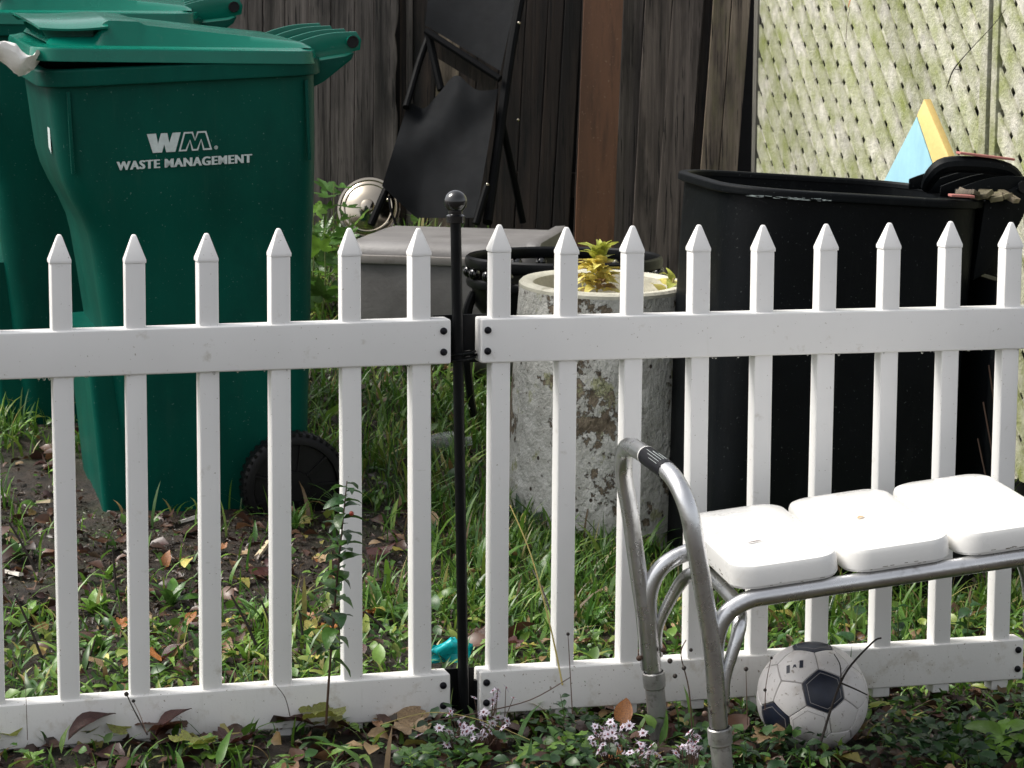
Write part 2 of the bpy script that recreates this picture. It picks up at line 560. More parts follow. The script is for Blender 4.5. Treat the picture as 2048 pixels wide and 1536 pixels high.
def board(px0, px1, off=0.0, mat='old_wood', lean=0.0, ragged=0, z1=2.1, name='board', th=0.02, parent=fence, z0=0.2):
    """one upright board whose edges the photograph shows at px0 and px1 (read at the top of the picture)"""
    yb = back_y((px0 / 2 + px1 / 2 - 1024) / F * 9.1) + off
    a, b = W(px0, 20, yb), W(px1, 20, yb)
    x0, x1, zr = a.x + 0.001, b.x - 0.001, a.z
    mb = MB()
    n = 40 if ragged else 8
    zs = [z0 + (z1 - z0) * i / n for i in range(n + 1)]
    L, Rr = [], []
    rr = random.Random(int(px0 * 13))
    for z in zs:
        sh = (z - zr) * lean
        wob = rr.uniform(-1, 1) * 0.0012
        e = 0.0
        if ragged:
            e = 0.016 * (mnoise.noise(Vector((z * 6, 0.3, 1.7))) + 0.6 * mnoise.noise(Vector((z * 17, 0.3, 4.7)))) - 0.004
        L.append((x0 + sh + wob, z))
        Rr.append((x1 + sh + wob + e, z))
    vs, fs = [], []
    for (xl, z), (xr, _) in zip(L, Rr):
        vs += [(xl, yb, z), (xr, yb, z), (xr, yb + th, z), (xl, yb + th, z)]
    mb.loft([[Vector(p) for p in vs[4 * i:4 * i + 4]] for i in range(n + 1)])
    base = parent.location if parent is not None else Vector((0, 0, 0))
    mb.v = [p - base for p in mb.v]
    return mb.build(name, M[mat], parent, smooth=0, bevel=0.0015, bseg=1)


px = -420.0
for w in (48, 52, 55, 45, 50, 50, 58, 47, 52, 45, 60, 44, 49, 55, 46, 50, 48, 62):
    board(px, px + w, rnd.uniform(0, 0.008))
    px += w
for a, b_ in ((px, 526), (526, 570), (570, 618), (618, 662), (662, 710), (710, 748)):
    board(a, b_, rnd.uniform(0, 0.008), lean=0.008)
board(748, 797, 0.0, ragged=1, lean=0.008)
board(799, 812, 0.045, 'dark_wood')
board(812, 826, 0.03)
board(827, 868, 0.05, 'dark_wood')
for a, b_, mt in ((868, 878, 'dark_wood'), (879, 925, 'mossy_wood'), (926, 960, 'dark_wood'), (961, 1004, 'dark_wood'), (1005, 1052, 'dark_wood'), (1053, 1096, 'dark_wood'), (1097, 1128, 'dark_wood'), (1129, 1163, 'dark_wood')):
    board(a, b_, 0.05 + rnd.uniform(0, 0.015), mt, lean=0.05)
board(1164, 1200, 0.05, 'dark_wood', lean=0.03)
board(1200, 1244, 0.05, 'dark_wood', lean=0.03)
board(1246, 1288, 0.035, 'old_wood', lean=0.035)
board(1289, 1343, 0.01, 'grey_wood', lean=0.045)
board(1344, 1406, 0.02, 'grey_wood', lean=0.06)
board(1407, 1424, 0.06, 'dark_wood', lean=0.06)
board(1425, 1462, 0.01, 'mossy_wood', lean=0.06)
board(1463, 1500, 0.014, 'mossy_wood', lean=0.06)
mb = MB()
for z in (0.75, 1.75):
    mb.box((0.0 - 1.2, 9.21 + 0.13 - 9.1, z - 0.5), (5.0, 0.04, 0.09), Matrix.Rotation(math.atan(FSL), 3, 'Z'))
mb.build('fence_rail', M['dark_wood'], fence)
mb = MB()
mb.box((-1.3, 0.42, 0.4), (5.4, 0.03, 2.8), Matrix.Rotation(math.atan(FSL), 3, 'Z'))
mb.build('gap_dark_sheet', M['void'], fence)  # black sheet added behind the boards so their gaps stay dark

rb = board(1166, 1246, -0.22, 'rust_board', lean=0.028, name='brown_board', th=0.035, parent=None, z0=0.3)
tag(rb, 'smooth rust brown painted board standing upright against the old fence', 'board')

# ------------------------------------------------------------------ lattice
LO = Vector((0.847, 8.7, 0))
LD = Vector((0.463, -1.8, 0)).normalized()
LNRM = Vector((-LD.y, LD.x, 0)) * -1          # faces the yard (left)
if LNRM.x > 0:
    LNRM = -LNRM


def clip(poly, x0, x1, y0, y1):
    for ax, lim, sgn in ((0, x0, 1), (0, x1, -1), (1, y0, 1), (1, y1, -1)):
        out = []
        for i in range(len(poly)):
            p, q = poly[i], poly[(i + 1) % len(poly)]
            ip, iq = (p[ax] - lim) * sgn >= 0, (q[ax] - lim) * sgn >= 0
            if ip:
                out.append(p)
            if ip != iq:
                t = (lim - p[ax]) / (q[ax] - p[ax])
                out.append((p[0] + t * (q[0] - p[0]), p[1] + t * (q[1] - p[1])))
        poly = out
        if not poly:
            return []
    return poly


M['lath'] = pmat('lichened_white_laths', (0.49, 0.475, 0.41), 0.7, 0.25, 34, col2=(0.23, 0.26, 0.085), c2=(0.36, 0.68), s2=7, objrand=0.16, bmp=0.6, bs=120, spec=0.2)


def lattice(s0, s1, label, stile):
    t = thing('lattice_panel', label, 'lattice', LO + LD * s0)
    z0, z1, pit, w = 0.12, 2.0, 0.082, 0.0588
    e = Matrix(((LD.x, 0, LNRM.x, 0), (LD.y, 0, LNRM.y, 0), (0, 1, 0, 0), (0, 0, 0, 1)))
    L = s1 - s0
    for sgn, depth in ((-1, 0.0085), (1, 0.0)):
        k = -2.4
        while k < L + 2.4:
            j = rnd.uniform(-0.004, 0.004)
            d = Vector((1, sgn)).normalized()
            n = Vector((-d.y, d.x))
            c = Vector((k + j, z0 if sgn > 0 else z0))
            ww = w * rnd.uniform(0.95, 1.04)
            tw = rnd.uniform(-0.006, 0.006)
            q = [c - d * 4 - n * (ww / 2 + tw), c + d * 4 - n * (ww / 2 - tw), c + d * 4 + n * (ww / 2 + tw), c - d * 4 + n * (ww / 2 - tw)]
            poly = clip([(p.x, p.y) for p in q], 0.012, L - 0.012, z0, z1)
            k += pit * math.sqrt(2)
            if len(poly) < 3:
                continue
            mb = MB()
            mb.prism(poly, 0.0075, e @ Matrix.Translation((0, 0, depth)))
            mb.build('lath', M['lath'], t, smooth=0)
    for s, wd, m in ((0.0, 0.035, stile), (L - 0.022, 0.045, 'lath')):
        mb = MB()
        mb.prism([(s - wd / 2, z0), (s + wd / 2, z0), (s + wd / 2, z1), (s - wd / 2, z1)], 0.03, e @ Matrix.Translation((0, 0, 0.016)))
        mb.build('batten', M[m], t, bevel=0.003)
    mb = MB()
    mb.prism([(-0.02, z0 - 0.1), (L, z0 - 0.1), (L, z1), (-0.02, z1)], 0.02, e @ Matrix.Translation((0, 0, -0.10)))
    mb.build('gap_dark_sheet', M['void'], t)  # black sheet added behind the laths to keep the holes dark
    return t


M['grey_batten'] = wood_mat('grey_batten', (0.05, 0.048, 0.04), (0.22, 0.21, 0.18))
lattice(0.0, 1.86, 'large mossy white lattice panel between the board fence and the pale batten', 'grey_batten')
lattice(1.905, 3.2, 'nearer mossy lattice panel past the pale batten at the picture edge', 'lath')

# ------------------------------------------------------------------ white picket fences
PK = MB()
PK.box((0, 0, -0.482), (0.0355, 0.034, 0.868))
PK_ME = None


def bevel_mesh(mb, name, mat, bev, seg=2):
    o = mb.build(name, mat, None, bevel=bev, bseg=seg)
    me = o.data
    bpy.data.objects.remove(o)
    return me


PK_ME = bevel_mesh(PK, 'picket', M['vinyl'], 0.0035, 3)
cp_ = MB()
hx, hy = 0.0188, 0.0180
ring = lambda a, b, z: [Vector((-a, -b, z)), Vector((a, -b, z)), Vector((a, b, z)), Vector((-a, b, z))]
cp_.loft([ring(hx, hy, -0.0495), ring(hx, hy, -0.043), ring(0.0048, 0.0046, -0.0035), ring(0.003, 0.003, 0)])
CAP_ME = bevel_mesh(cp_, 'picket_cap', M['vinyl'], 0.0022, 3)
bt = MB()
bt.lathe([(0.0001, -0.0052), (0.004, -0.0047), (0.0062, -0.003), (0.0066, -0.001), (0.0066, 0.0006)], 16, Matrix.Rotation(R(-90), 4, 'X'))
BOLT_ME = bt.mesh('bolt', M['black_plastic'])


def picket_panel(label, x, y, yaw, ztip, slope, i0, i1, s_left, s_right, bolts):
    t = thing('picket_fence', label, 'picket fence', (x, y, ztip - 0.95), Matrix.Rotation(yaw, 4, 'Z'), 'white picket fence panels')
    zt = 0.95
    for i in range(i0, i1):
        j = rnd.uniform(-0.0035, 0.0035)
        mt = Matrix.Translation((i * 0.127 + rnd.uniform(-0.0012, 0.0012), rnd.uniform(-0.0015, 0.0015), zt + i * slope + j)) @ Matrix.Rotation(rnd.uniform(-0.004, 0.004), 4, 'Y') @ Matrix.Rotation(rnd.uniform(-0.05, 0.05), 4, 'Z')
        p = put('picket', PK_ME, t, mt)
        put('picket_cap', CAP_ME, p, Matrix.Rotation(rnd.uniform(-0.02, 0.02), 4, 'Y'))
    ang = math.atan(slope / 0.127)
    for zc in (-0.205, -0.858):
        mb = MB()
        mb.box(((s_left + s_right) / 2, 0, 0), (s_right - s_left, 0.046, 0.081))
        mid = (s_left + s_right) / 2
        me = bevel_mesh(mb, 'rail', M['vinyl_dirty' if zc < -0.5 else 'vinyl'], 0.005, 3)
        me.transform(Matrix.Translation((-mid, 0, 0)))
        r = put('rail', me, t, Matrix.Translation((mid, 0, zt + zc + mid / 0.127 * slope)) @ Matrix.Rotation(-ang, 4, 'Y'))
        for sb in bolts:
            for dz in (0.0195, -0.0185):
                put('bolt', BOLT_ME, r, Matrix.Translation((sb - mid, -0.0230, dz)))
        # rain drops hanging under the rail
        mb = MB()
        for _ in range(26 if zc > -0.5 else 5):
            u = rnd.uniform(s_left + 0.03, s_right - 0.03)
            q = rnd.uniform(0.0013, 0.0028)
            mb.lathe([(1e-5, -q * 1.9), (q * 0.8, -q * 1.1), (q, 0), (q * 0.6, q * 0.8)], 8, Matrix.Translation((u - mid, rnd.uniform(-0.021, -0.010), -0.0405)))
        mb.build('water_drops', M['water'], r)['kind'] = 'stuff'
    return t


m, nt, b = mat_base('water')
b.inputs['Transmission Weight'].default_value = 1.0
b.inputs['Roughness'].default_value = 0.02
b.inputs['IOR'].default_value = 1.33
M['water'] = m
M['vinyl_dirty'] = pmat('splashed_white_vinyl', (0.78, 0.765, 0.74), 0.4, 0.04, 5, col2=(0.50, 0.45, 0.37), c2=(0.56, 0.80), s2=22, bmp=0.04, bs=200)
add_specks(M['vinyl_dirty'], (0.22, 0.17, 0.12), 170, 0.69, 0.71, 0.8)
add_scuffs(M['vinyl_dirty'], (0.42, 0.40, 0.32), 0.60, 0.80, 0.4)
ZT = H - 0.3595
picket_panel('white picket fence panel in front of the green bins', -0.7778, 4.2827, 0.28173, ZT, 0.00027, -3, 6, -0.46, 0.689, (0.675,))
picket_panel('white picket fence panel behind the bench and soccer ball', -0.02437, 4.50364, 0.27276, ZT, -0.00073, 0, 9, -0.0395, 1.062, (-0.027, 1.049))

# post with ball finial between the panels
pt = thing('fence_post', 'slim black metal post with ball top between the two picket panels', 'post', (-0.093, 4.49, 0.0))
pl_top = W(911, 425, 4.49)
mb = MB()
top = pl_top - Vector((-0.093, 4.49, 0))
mb.tube([(0.009, 0, -0.05), tuple(top * 0.5 + Vector((0.0045, 0, 0))), tuple(top)], 0.0098, 12)
mb.build('pole', M['iron'], pt)
mb = MB()
mb.lathe([(0.001, -0.018), (0.0165, -0.018), (0.017, -0.006), (0.013, -0.003), (0.0135, 0.002)] + [(0.0208 * math.sin(a), 0.0195 - 0.0208 * math.cos(a)) for a in np.linspace(0.7, math.pi - 0.01, 14)], 24, Matrix.Translation(top))
mb.build('ball_finial', M['gloss_black'], pt)
mb = MB()
for zz in (0.742, 0.731):
    mb.tube([(0.005 + 0.021 * math.cos(a), 0.016 * math.sin(a), zz + 0.003 * math.cos(a)) for a in np.linspace(0, 2 * math.pi, 20)], 0.0022, 6, False)
mb.tube([(0.024, 0.0, 0.738), (0.034, 0.012, 0.738)], 0.0025, 6)
mb.tube([(-0.014, 0.0, 0.735), (-0.03, 0.0, 0.735)], 0.0025, 6)
mb.build('clip_ring', M['iron'], pt)
for zz in (0.105, 0.765):
    mb = MB()
    mb.box((0.0, 0.0235, zz), (0.105, 0.0035, 0.088), Matrix.Rotation(0.275, 3, 'Z'))
    mb.build('bracket', M['iron'], pt)
mb = MB()
mb.box((0.032, 0.004, 0.09), (0.013, 0.012, 0.085))
mb.build('bracket_lug', M['iron'], pt)


# ================================================================== WASTE BINS
def ring_can(u0, u1, hv, r, w):
    return rrect(u0, u1, -hv, hv, r, w, 7)


def lettering(parent, text, height, width, mtx, name='lettering', mat='print', bold=0.0, shear=0.0):
    cu = bpy.data.curves.new(name, 'FONT')
    cu.body = text
    cu.size = 1.0
    cu.offset = bold
    cu.shear = shear
    cu.extrude = 0.0
    cu.resolution_u = 3
    cu.space_character = 1.12
    o = bpy.data.objects.new(name, cu)
    C.objects.link(o)
    bpy.context.view_layer.update()
    me = bpy.data.meshes.new_from_object(o.evaluated_get(bpy.context.evaluated_depsgraph_get()))
    bpy.data.objects.remove(o)
    co = np.array([v.co for v in me.vertices])
    mn, mx = co.min(0), co.max(0)
    pts = [((p[0] - mn[0]) / (mx[0] - mn[0]) * width, (p[1] - mn[1]) / (mx[1] - mn[1]) * height) for p in co]
    polys = [tuple(p.vertices) for p in me.polygons]
    bpy.data.meshes.remove(me)
    vs, fs = [], []
    for k, dx in enumerate((0.0, 0.0008, -0.0008, 0.0015, -0.0015)):
        fs += [tuple(q + len(vs) for q in f) for f in polys]
        vs += [(x + dx, y, 0.00012 * k) for x, y in pts]
    me = bpy.data.meshes.new(name)
    me.from_pydata(vs, [], fs)
    me.materials.append(M[mat])
    return put(name, me, parent, mtx)


WPOLY = [(0, 1), (.52, 1), (.60, .46), (.80, 1), (1.16, 1), (1.24, .48), (1.46, 1), (1.92, 1), (1.56, 0), (1.04, 0), (.95, .42), (.80, 0), (.28, 0)]


def logo(parent, mtx, h):
    me = MB()
    me.prism([(x * h * 0.93, y * h) for x, y in WPOLY], 0.0005, mtx)
    me.build('logo', M['print'], parent, smooth=0)
    P = [Vector(((1.92 - x) * h * 0.93 + h * 1.62, (1 - y) * h)) for x, y in WPOLY]
    n = len(P)
    area = sum(P[i].x * P[(i + 1) % n].y - P[(i + 1) % n].x * P[i].y for i in range(n))
    sg = 1 if area > 0 else -1
    inn = []
    for i in range(n):
        d0, d1 = (P[i] - P[i - 1]).normalized(), (P[(i + 1) % n] - P[i]).normalized()
        n0, n1 = Vector((-d0.y, d0.x)) * sg, Vector((-d1.y, d1.x)) * sg
        mvec = (n0 + n1) / max(0.55, 1 + n0.dot(n1))
        inn.append(P[i] + mvec * h * 0.085)
    mb = MB()
    vs = [mtx @ Vector((p.x, p.y, 0.0003)) for p in P] + [mtx @ Vector((p.x, p.y, 0.0003)) for p in inn]
    mb.add(vs, [[i, (i + 1) % n, n + (i + 1) % n, n + i] for i in range(n)])
    # the small ringed r that follows the mark
    cx, cy = h * 3.62, h * 0.1
    k = 14
    o_ = [mtx @ Vector((cx + h * 0.10 * math.cos(2 * math.pi * i / k), cy + h * 0.10 * math.sin(2 * math.pi * i / k), 0.0003)) for i in range(k)]
    i_ = [mtx @ Vector((cx + h * 0.07 * math.cos(2 * math.pi * i / k), cy + h * 0.07 * math.sin(2 * math.pi * i / k), 0.0003)) for i in range(k)]
    mb.add(o_ + i_, [[i, (i + 1) % k, k + (i + 1) % k, k + i] for i in range(k)])
    mb.add([mtx @ Vector((cx + a * h, cy + b_ * h, 0.0003)) for a, b_ in ((-.03, -.045), (.03, -.045), (.03, .045), (-.03, .045))], [[0, 1, 2, 3]])
    me2 = mb.build('logo_outline', M['print'], parent, smooth=0)


def wheel(t, pos, rad=0.128, wid=0.055):
    w_ = thing_part('wheel', t, Matrix.Translation(pos))
    ax = Matrix.Rotation(R(90), 4, 'X')
    mb = MB()
    mb.lathe([(rad * 0.80, -wid / 2), (rad * 0.9, -wid / 2 - 0.002), (rad * 0.97, -wid * 0.4), (rad, -wid * 0.25), (rad, wid * 0.25), (rad * 0.97, wid * 0.4), (rad * 0.9, wid / 2), (rad * 0.80, wid / 2)], 48, ax)
    for k in range(44):
        a = 2 * math.pi * k / 44
        mb.box((rad * 0.985 * math.cos(a), 0.0, rad * 0.985 * math.sin(a)), (0.006, wid * 0.98, 0.008), Matrix.Rotation(-a, 3, 'Y'))
    mb.build('tyre', M['rubber'], w_)
    mb = MB()
    mb.lathe([(rad * 0.81, -wid * 0.46), (rad * 0.78, wid * 0.30), (rad * 0.3, wid * 0.36), (rad * 0.28, wid * 0.5), (1e-4, wid * 0.5)], 40, ax, cap0=True)
    for k in range(9):
        a = 2 * math.pi * k / 9
        mb.box((rad * 0.54 * math.cos(a), -wid * 0.40, rad * 0.54 * math.sin(a)), (rad * 0.5, 0.008, 0.006), Matrix.Rotation(-a, 3, 'Y'))
    mb.build('hub', M['rubber'], w_)
    return w_


def thing_part(name, parent, mtx):
    o = bpy.data.objects.new(name, None)
    o.empty_display_size = 0.03
    C.objects.link(o)
    o.parent = parent
    o.matrix_local = mtx
    return o


# (height, front u, rear u, half width, corner radius)
PROF = [(0.0, -0.160, 0.262, 0.225, 0.055), (0.012, -0.167, 0.268, 0.231, 0.055), (0.28, -0.206, 0.287, 0.240, 0.06), (0.50, -0.229, 0.303, 0.247, 0.06), (0.60, -0.240, 0.308, 0.252, 0.06),
        (0.66, -0.247, 0.312, 0.258, 0.06), (0.70, -0.255, 0.315, 0.264, 0.06), (0.74, -0.272, 0.317, 0.271, 0.06), (0.78, -0.294, 0.319, 0.277, 0.06), (0.82, -0.312, 0.321, 0.281, 0.06), (0.86, -0.322, 0.323, 0.283, 0.06),
        (0.92, -0.328, 0.325, 0.285, 0.06), (1.025, -0.338, 0.328, 0.287, 0.06)]


PROFB = [(0.0, -0.292, 0.290, 0.235, 0.06), (0.012, -0.298, 0.296, 0.241, 0.06), (0.3, -0.312, 0.305, 0.255, 0.06), (0.6, -0.326, 0.315, 0.268, 0.06), (0.9, -0.338, 0.324, 0.282, 0.06), (1.025, -0.342, 0.328, 0.287, 0.06)]


def can_body(t, mat, rim_r=0.07, rim_mat=None, ku=1.0, kh=1.0, prof=PROF, rim_h=0.034):
    mb = MB()
    top = 1.025 * kh
    PROF = [(p[0] * kh, p[1] * ku, p[2] * ku, p[3], p[4]) for p in prof]
    rings = [ring_can(*[p[1], p[2], p[3], p[4] if rim_r < 0.1 else p[4] + (rim_r - 0.06) * (p[0] / top) ** 2], p[0]) for p in PROF]
    inner = [ring_can(p[1] + 0.006, p[2] - 0.006, p[3] - 0.006, p[4] if rim_r < 0.1 else p[4] + (rim_r - 0.06) * (p[0] / top) ** 2, p[0] + 0.004) for p in PROF[::-1]]
    mb.loft(rings + inner, cap0=True, cap1=True)
    mb.build('body', M[mat], t)
    mb = MB()
    a = lambda d, w: ring_can(-0.342 * ku - d, 0.328 * ku + d, 0.287 + d, rim_r + d, top + w)
    h = rim_h
    mb.loft([a(-0.004, -0.001), a(0.013, -0.005), a(0.0165, -0.003), a(0.017, 0.0), a(0.017, 0.002), a(0.017, h - 0.005), a(0.017, h - 0.003), a(0.0155, h), a(0.012, h + 0.002), a(0.0, h + 0.003), a(-0.006, h + 0.002), a(-0.009, h - 0.002), a(-0.010, 0.003)], False, False)
    mb.build('rim', M[rim_mat or mat], t, smooth=28)


def fins(t, mat, us, z_top, vs=(-0.20, -0.075, 0.075, 0.20)):
    """the finned grab handle behind the rim"""
    prof = []
    for k in range(15):
        s = k / 14
        u = us[0] + (us[1] - us[0]) * s
        prof.append((u, z_top - 0.040 + 0.040 * math.sin(min(1, s * 1.18) * math.pi * 0.52)))
    low = [(us[1] + 0.012, z_top - 0.02), (us[1] + 0.008, z_top - 0.045), (us[1] - 0.03, z_top - 0.052), (us[0] + 0.10, z_top - 0.060), (us[0], z_top - 0.066)]
    for v in vs:
        mb = MB()
        mb.prism(prof + low, 0.007, Matrix(((1, 0, 0, 0), (0, 0, 1, v), (0, 1, 0, 0), (0, 0, 0, 1))))
        mb.build('handle_fin', M[mat], t, bevel=0.0025)
    mb = MB()
    c = (us[1] - 0.012, z_top - 0.024)
    mb.tube([(c[0], vs[0] - 0.016, c[1]), (c[0], vs[-1] + 0.012, c[1])], 0.015, 16, False)
    mb.build('handle_bar', M[mat], t)
    mb = MB()
    mb.lathe([(0.0145, 0.0), (0.0125, -0.0006), (0.0115, 0.001), (1e-4, 0.0012)], 16, Matrix.Translation((c[0], vs[0] - 0.0165, c[1])) @ Matrix.Rotation(R(-90), 4, 'X'))
    mb.build('bar_end', M['void'], t)


def green_can(label, loc, yaw, tilt, pitch, lid_deg, printed):
    t = thing('wheeled_bin', label, 'trash can', loc, frame(yaw, tilt, pitch), 'green wheeled trash cans')
    KU, KH = 0.955, 1.106
    can_body(t, 'green_can', ku=KU, kh=KH)
    TOP = 1.025 * KH
    # ribs moulded into the upper corner of the side
    for u in (-0.278, 0.282):
        mb = MB()
        mb.box((u, -0.2865, 0.925 * KH), (0.008, 0.010, 0.19))
        mb.build('moulded_rib', M['green_can'], t, bevel=0.002)
    mb = MB()
    mb.prism([(0.31, TOP + 0.02), (0.40, TOP + 0.03), (0.424, TOP + 0.038), (0.415, TOP + 0.02), (0.345, TOP - 0.03), (0.31, TOP - 0.045)], 0.40, Matrix(((1, 0, 0, 0), (0, 0, 1, 0.20), (0, 1, 0, 0), (0, 0, 0, 1))))
    mb.build('handle_bracket', M['green_can'], t, bevel=0.004)
    fins(t, 'green_lid', (0.225, 0.428), TOP + 0.088)
    # lid, hinged at the rear
    lid = thing_part('lid', t, Matrix.Translation((0.311, 0, TOP + 0.052)) @ Matrix.Rotation(R(lid_deg), 4, 'Y') @ Matrix.Scale(KU * 0.99, 4, (1, 0, 0)))
    mb = MB()
    a = lambda d, w, r=0.075: rrect(-0.708 + d, 0.012 - d, -0.308 + d, 0.308 - d, r - d * 0.5, w, 7)
    mb.loft([a(0.010, -0.028), a(0.0, -0.031), a(0.0, -0.029), a(0.001, -0.026), a(0.004, -0.006), a(0.0045, -0.004), a(0.006, -0.001), a(0.010, 0.0), a(0.012, 0.0), a(0.020, 0.001), a(0.022, 0.0015), a(0.028, 0.0042), a(0.031, 0.0045), a(0.046, 0.0045)], False, True)
    mb.build('lid_skirt', M['green_lid'], lid, smooth=30)

    def hu(u):
        return float(np.interp(u, [-0.665, -0.655, -0.545, -0.528, -0.515, -0.44, -0.425, -0.415, -0.03, -0.008], [0.006, 0.022, 0.026, 0.070, 0.083, 0.081, 0.071, 0.068, 0.018, 0.006]) * 0.66)
    nu, nv = 90, 40
    mb = MB()
    vs, fs = [], []
    for j in range(nv + 1):
        v = -0.262 + 0.524 * j / nv
        for i in range(nu + 1):
            u = -0.665 + 0.657 * i / nu
            e = min(1.0, (0.262 - abs(v)) / 0.026)
            e = e * e * (3 - 2 * e)
            crown = 1 + 0.10 * (1 - (v / 0.262) ** 2)
            vs.append(Vector((u, v, 0.0046 + hu(u) * e * crown)))
    for j in range(nv):
        for i in range(nu):
            k = j * (nu + 1) + i
            fs.append([k, k + 1, k + nu + 2, k + nu + 1])
    mb.add(vs, fs)
    mb.build('lid_crown', M['green_lid'], lid, smooth=40)
    # the visor that juts over the front of the lid
    mb = MB()
    n = 18
    rings = []
    for i in range(9):
        s = i / 8
        u = -0.515 - 0.195 * s
        half = 0.252 - 0.02 * s ** 3
        ring_t, ring_b = [], []
        for j in range(n + 1):
            v = -half + 2 * half * j / n
            edge = (abs(v) / half) ** 6
            z = 0.060 - 0.022 * s - 0.012 * edge + 0.016 * s * s + 0.008 * (1 - (v / half) ** 2)
            ring_t.append(Vector((u + 0.03 * s * (v / half) ** 4, v, z)))
            ring_b.append(Vector((u + 0.03 * s * (v / half) ** 4, v, z - 0.005)))
        rings.append(ring_t + ring_b[::-1])
    mb.loft(rings)
    mb.build('lid_visor', M['green_lid'], lid, smooth=40)
    for v in (-0.20, -0.12, -0.04, 0.04, 0.12, 0.20):
        mb = MB()
        mb.prism([(-0.545, 0.012), (-0.545, 0.046), (-0.67, 0.034), (-0.655, 0.012)], 0.005, Matrix(((1, 0, 0, 0), (0, 0, 1, v), (0, 1, 0, 0), (0, 0, 0, 1))))
        mb.build('visor_web', M['green_lid'], lid)
    for v in (-0.262, 0.262):
        wheel(t, Vector((0.215, v, 0.132)), 0.131, 0.05)
    mb = MB()
    mb.tube([(0.215, -0.25, 0.132), (0.215, 0.25, 0.132)], 0.009, 10)
    mb.build('axle', M['iron'], t)
    # the grab ridge down the lower front corner
    mb = MB()
    mb.loft([ring_can(-0.240, -0.15, 0.19, 0.02, 0.06), ring_can(-0.262, -0.15, 0.205, 0.02, 0.52)])
    mb.build('front_panel', M['green_can'], t)
    if printed:
        fm = Matrix.Translation((0, -0.2864, 0)) @ Matrix(((1, 0, 0, 0), (0, 0, -1, 0), (0, 1, 0, 0), (0, 0, 0, 1)))
        fm = fm @ Matrix.Translation((-0.030, 0.914, 0.0022)) @ Matrix.Rotation(R(-1.5), 4, 'X')
        logo(t, fm @ Matrix.Translation((-0.072, 0.052, 0)), 0.0445)
        lettering(t, 'WASTE MANAGEMENT', 0.0205, 0.318, fm @ Matrix.Translation((-0.145, 0.016, 0)), bold=0.010, shear=0.05)
        mb = MB()
        mb.prism([(-0.02, -0.05), (0.022, -0.062), (0.024, 0.03), (0.008, 0.055), (-0.02, 0.05)], 0.0006, Matrix.Translation((-0.3140, -0.16, 0.93 * KH)) @ Matrix(((0, 0, -1, 0), (-1, 0, 0, 0), (0, 1, 0, 0), (0, 0, 0, 1))))
        mb.build('sticker', M['print'], t, smooth=0)
    return t


gc = green_can('green trash can with white lettering and its lid propped slightly open', (-0.811, 6.222, 0.084), 17, 2.7, 2.8, 3.3, True)
green_can('green trash can half hidden behind the lettered one', (-1.185, 6.96, 0.185), 8, 0.6, 3.0, 0.6, False)

# white bag poking out under the lid
bag = MB()
bw = [W(-14, 96, 5.72), W(20, 108, 5.74), W(48, 132, 5.75), W(70, 120, 5.78)]
rings = []
for i, (p, hw) in enumerate(zip(spline(bw, 4), np.interp(np.linspace(0, 1, 13), [0, 0.25, 0.55, 0.8, 1], [0.006, 0.026, 0.028, 0.018, 0.022]))):
    rings.append([p + Vector((0.012 * math.cos(a) + 0.5 * hw * 0.3 * math.sin(3 * a + i), 0.05 * math.sin(a) * 0.8, hw * math.cos(a + 0.5) * (1 + 0.15 * math.sin(2 * a + i * 1.7)))) for a in np.linspace(0, 2 * math.pi, 14)[:-1]])
bag.loft(rings)
tag(bag.build('plastic_bag', M['bag'], None), 'white plastic bag corner sticking out under the lid of the lettered green bin', 'plastic bag')

# black can on the right
BCL, BCR_ = (0.703, 6.06, -0.030), frame(12, -3.7, 1.2)
bc = thing('wheeled_bin', 'open black trash can with scuffed rim behind the bench', 'trash can', BCL, BCR_)
can_body(bc, 'black_can', 0.16, ku=0.95, kh=0.945, prof=PROFB, rim_h=0.014)
BT = 1.025 * 0.945
fins(bc, 'black_can', (0.235, 0.415), BT + 0.075, (-0.20, -0.11, -0.02, 0.10))
mb = MB()
mb.tube([(0.205, -0.10, BT + 0.03), (0.195, -0.15, BT + 0.06), (0.22, -0.17, BT + 0.088), (0.30, -0.175, BT + 0.094), (0.375, -0.175, BT + 0.086), (0.41, -0.17, BT + 0.06)], [0.014, 0.018, 0.020, 0.020, 0.018, 0.014], 10, smooth=4)
mb.build('handle_hood', M['black_can'], bc)
mb = MB()
mb.prism([(0.31, BT + 0.01), (0.40, BT + 0.06), (0.418, BT + 0.055), (0.421, BT + 0.02), (0.413, BT - 0.02), (0.395, BT - 0.06), (0.368, BT - 0.092), (0.345, BT - 0.13), (0.333, BT - 0.16), (0.30, BT - 0.18)], 0.42, Matrix(((1, 0, 0, 0), (0, 0, 1, 0.21), (0, 1, 0, 0), (0, 0, 0, 1))))
mb.build('handle_bracket', M['black_can'], bc, bevel=0.006)
mb = MB()
mb.box((0.315, -0.176, BT + 0.116), (0.14, 0.03, 0.006), Matrix.Rotation(R(3), 3, 'Y'))
mb.build('pink_strip', M['pink'], bc, bevel=0.002)
mb = MB()
mb.box((0.215, -0.296, BT + 0.0265), (0.058, 0.024, 0.006))
mb.build('pink_strip', M['pink'], bc, bevel=0.002)
for v in (-0.262, 0.262):
    wheel(bc, Vector((0.225, v, 0.128)), 0.131, 0.05)
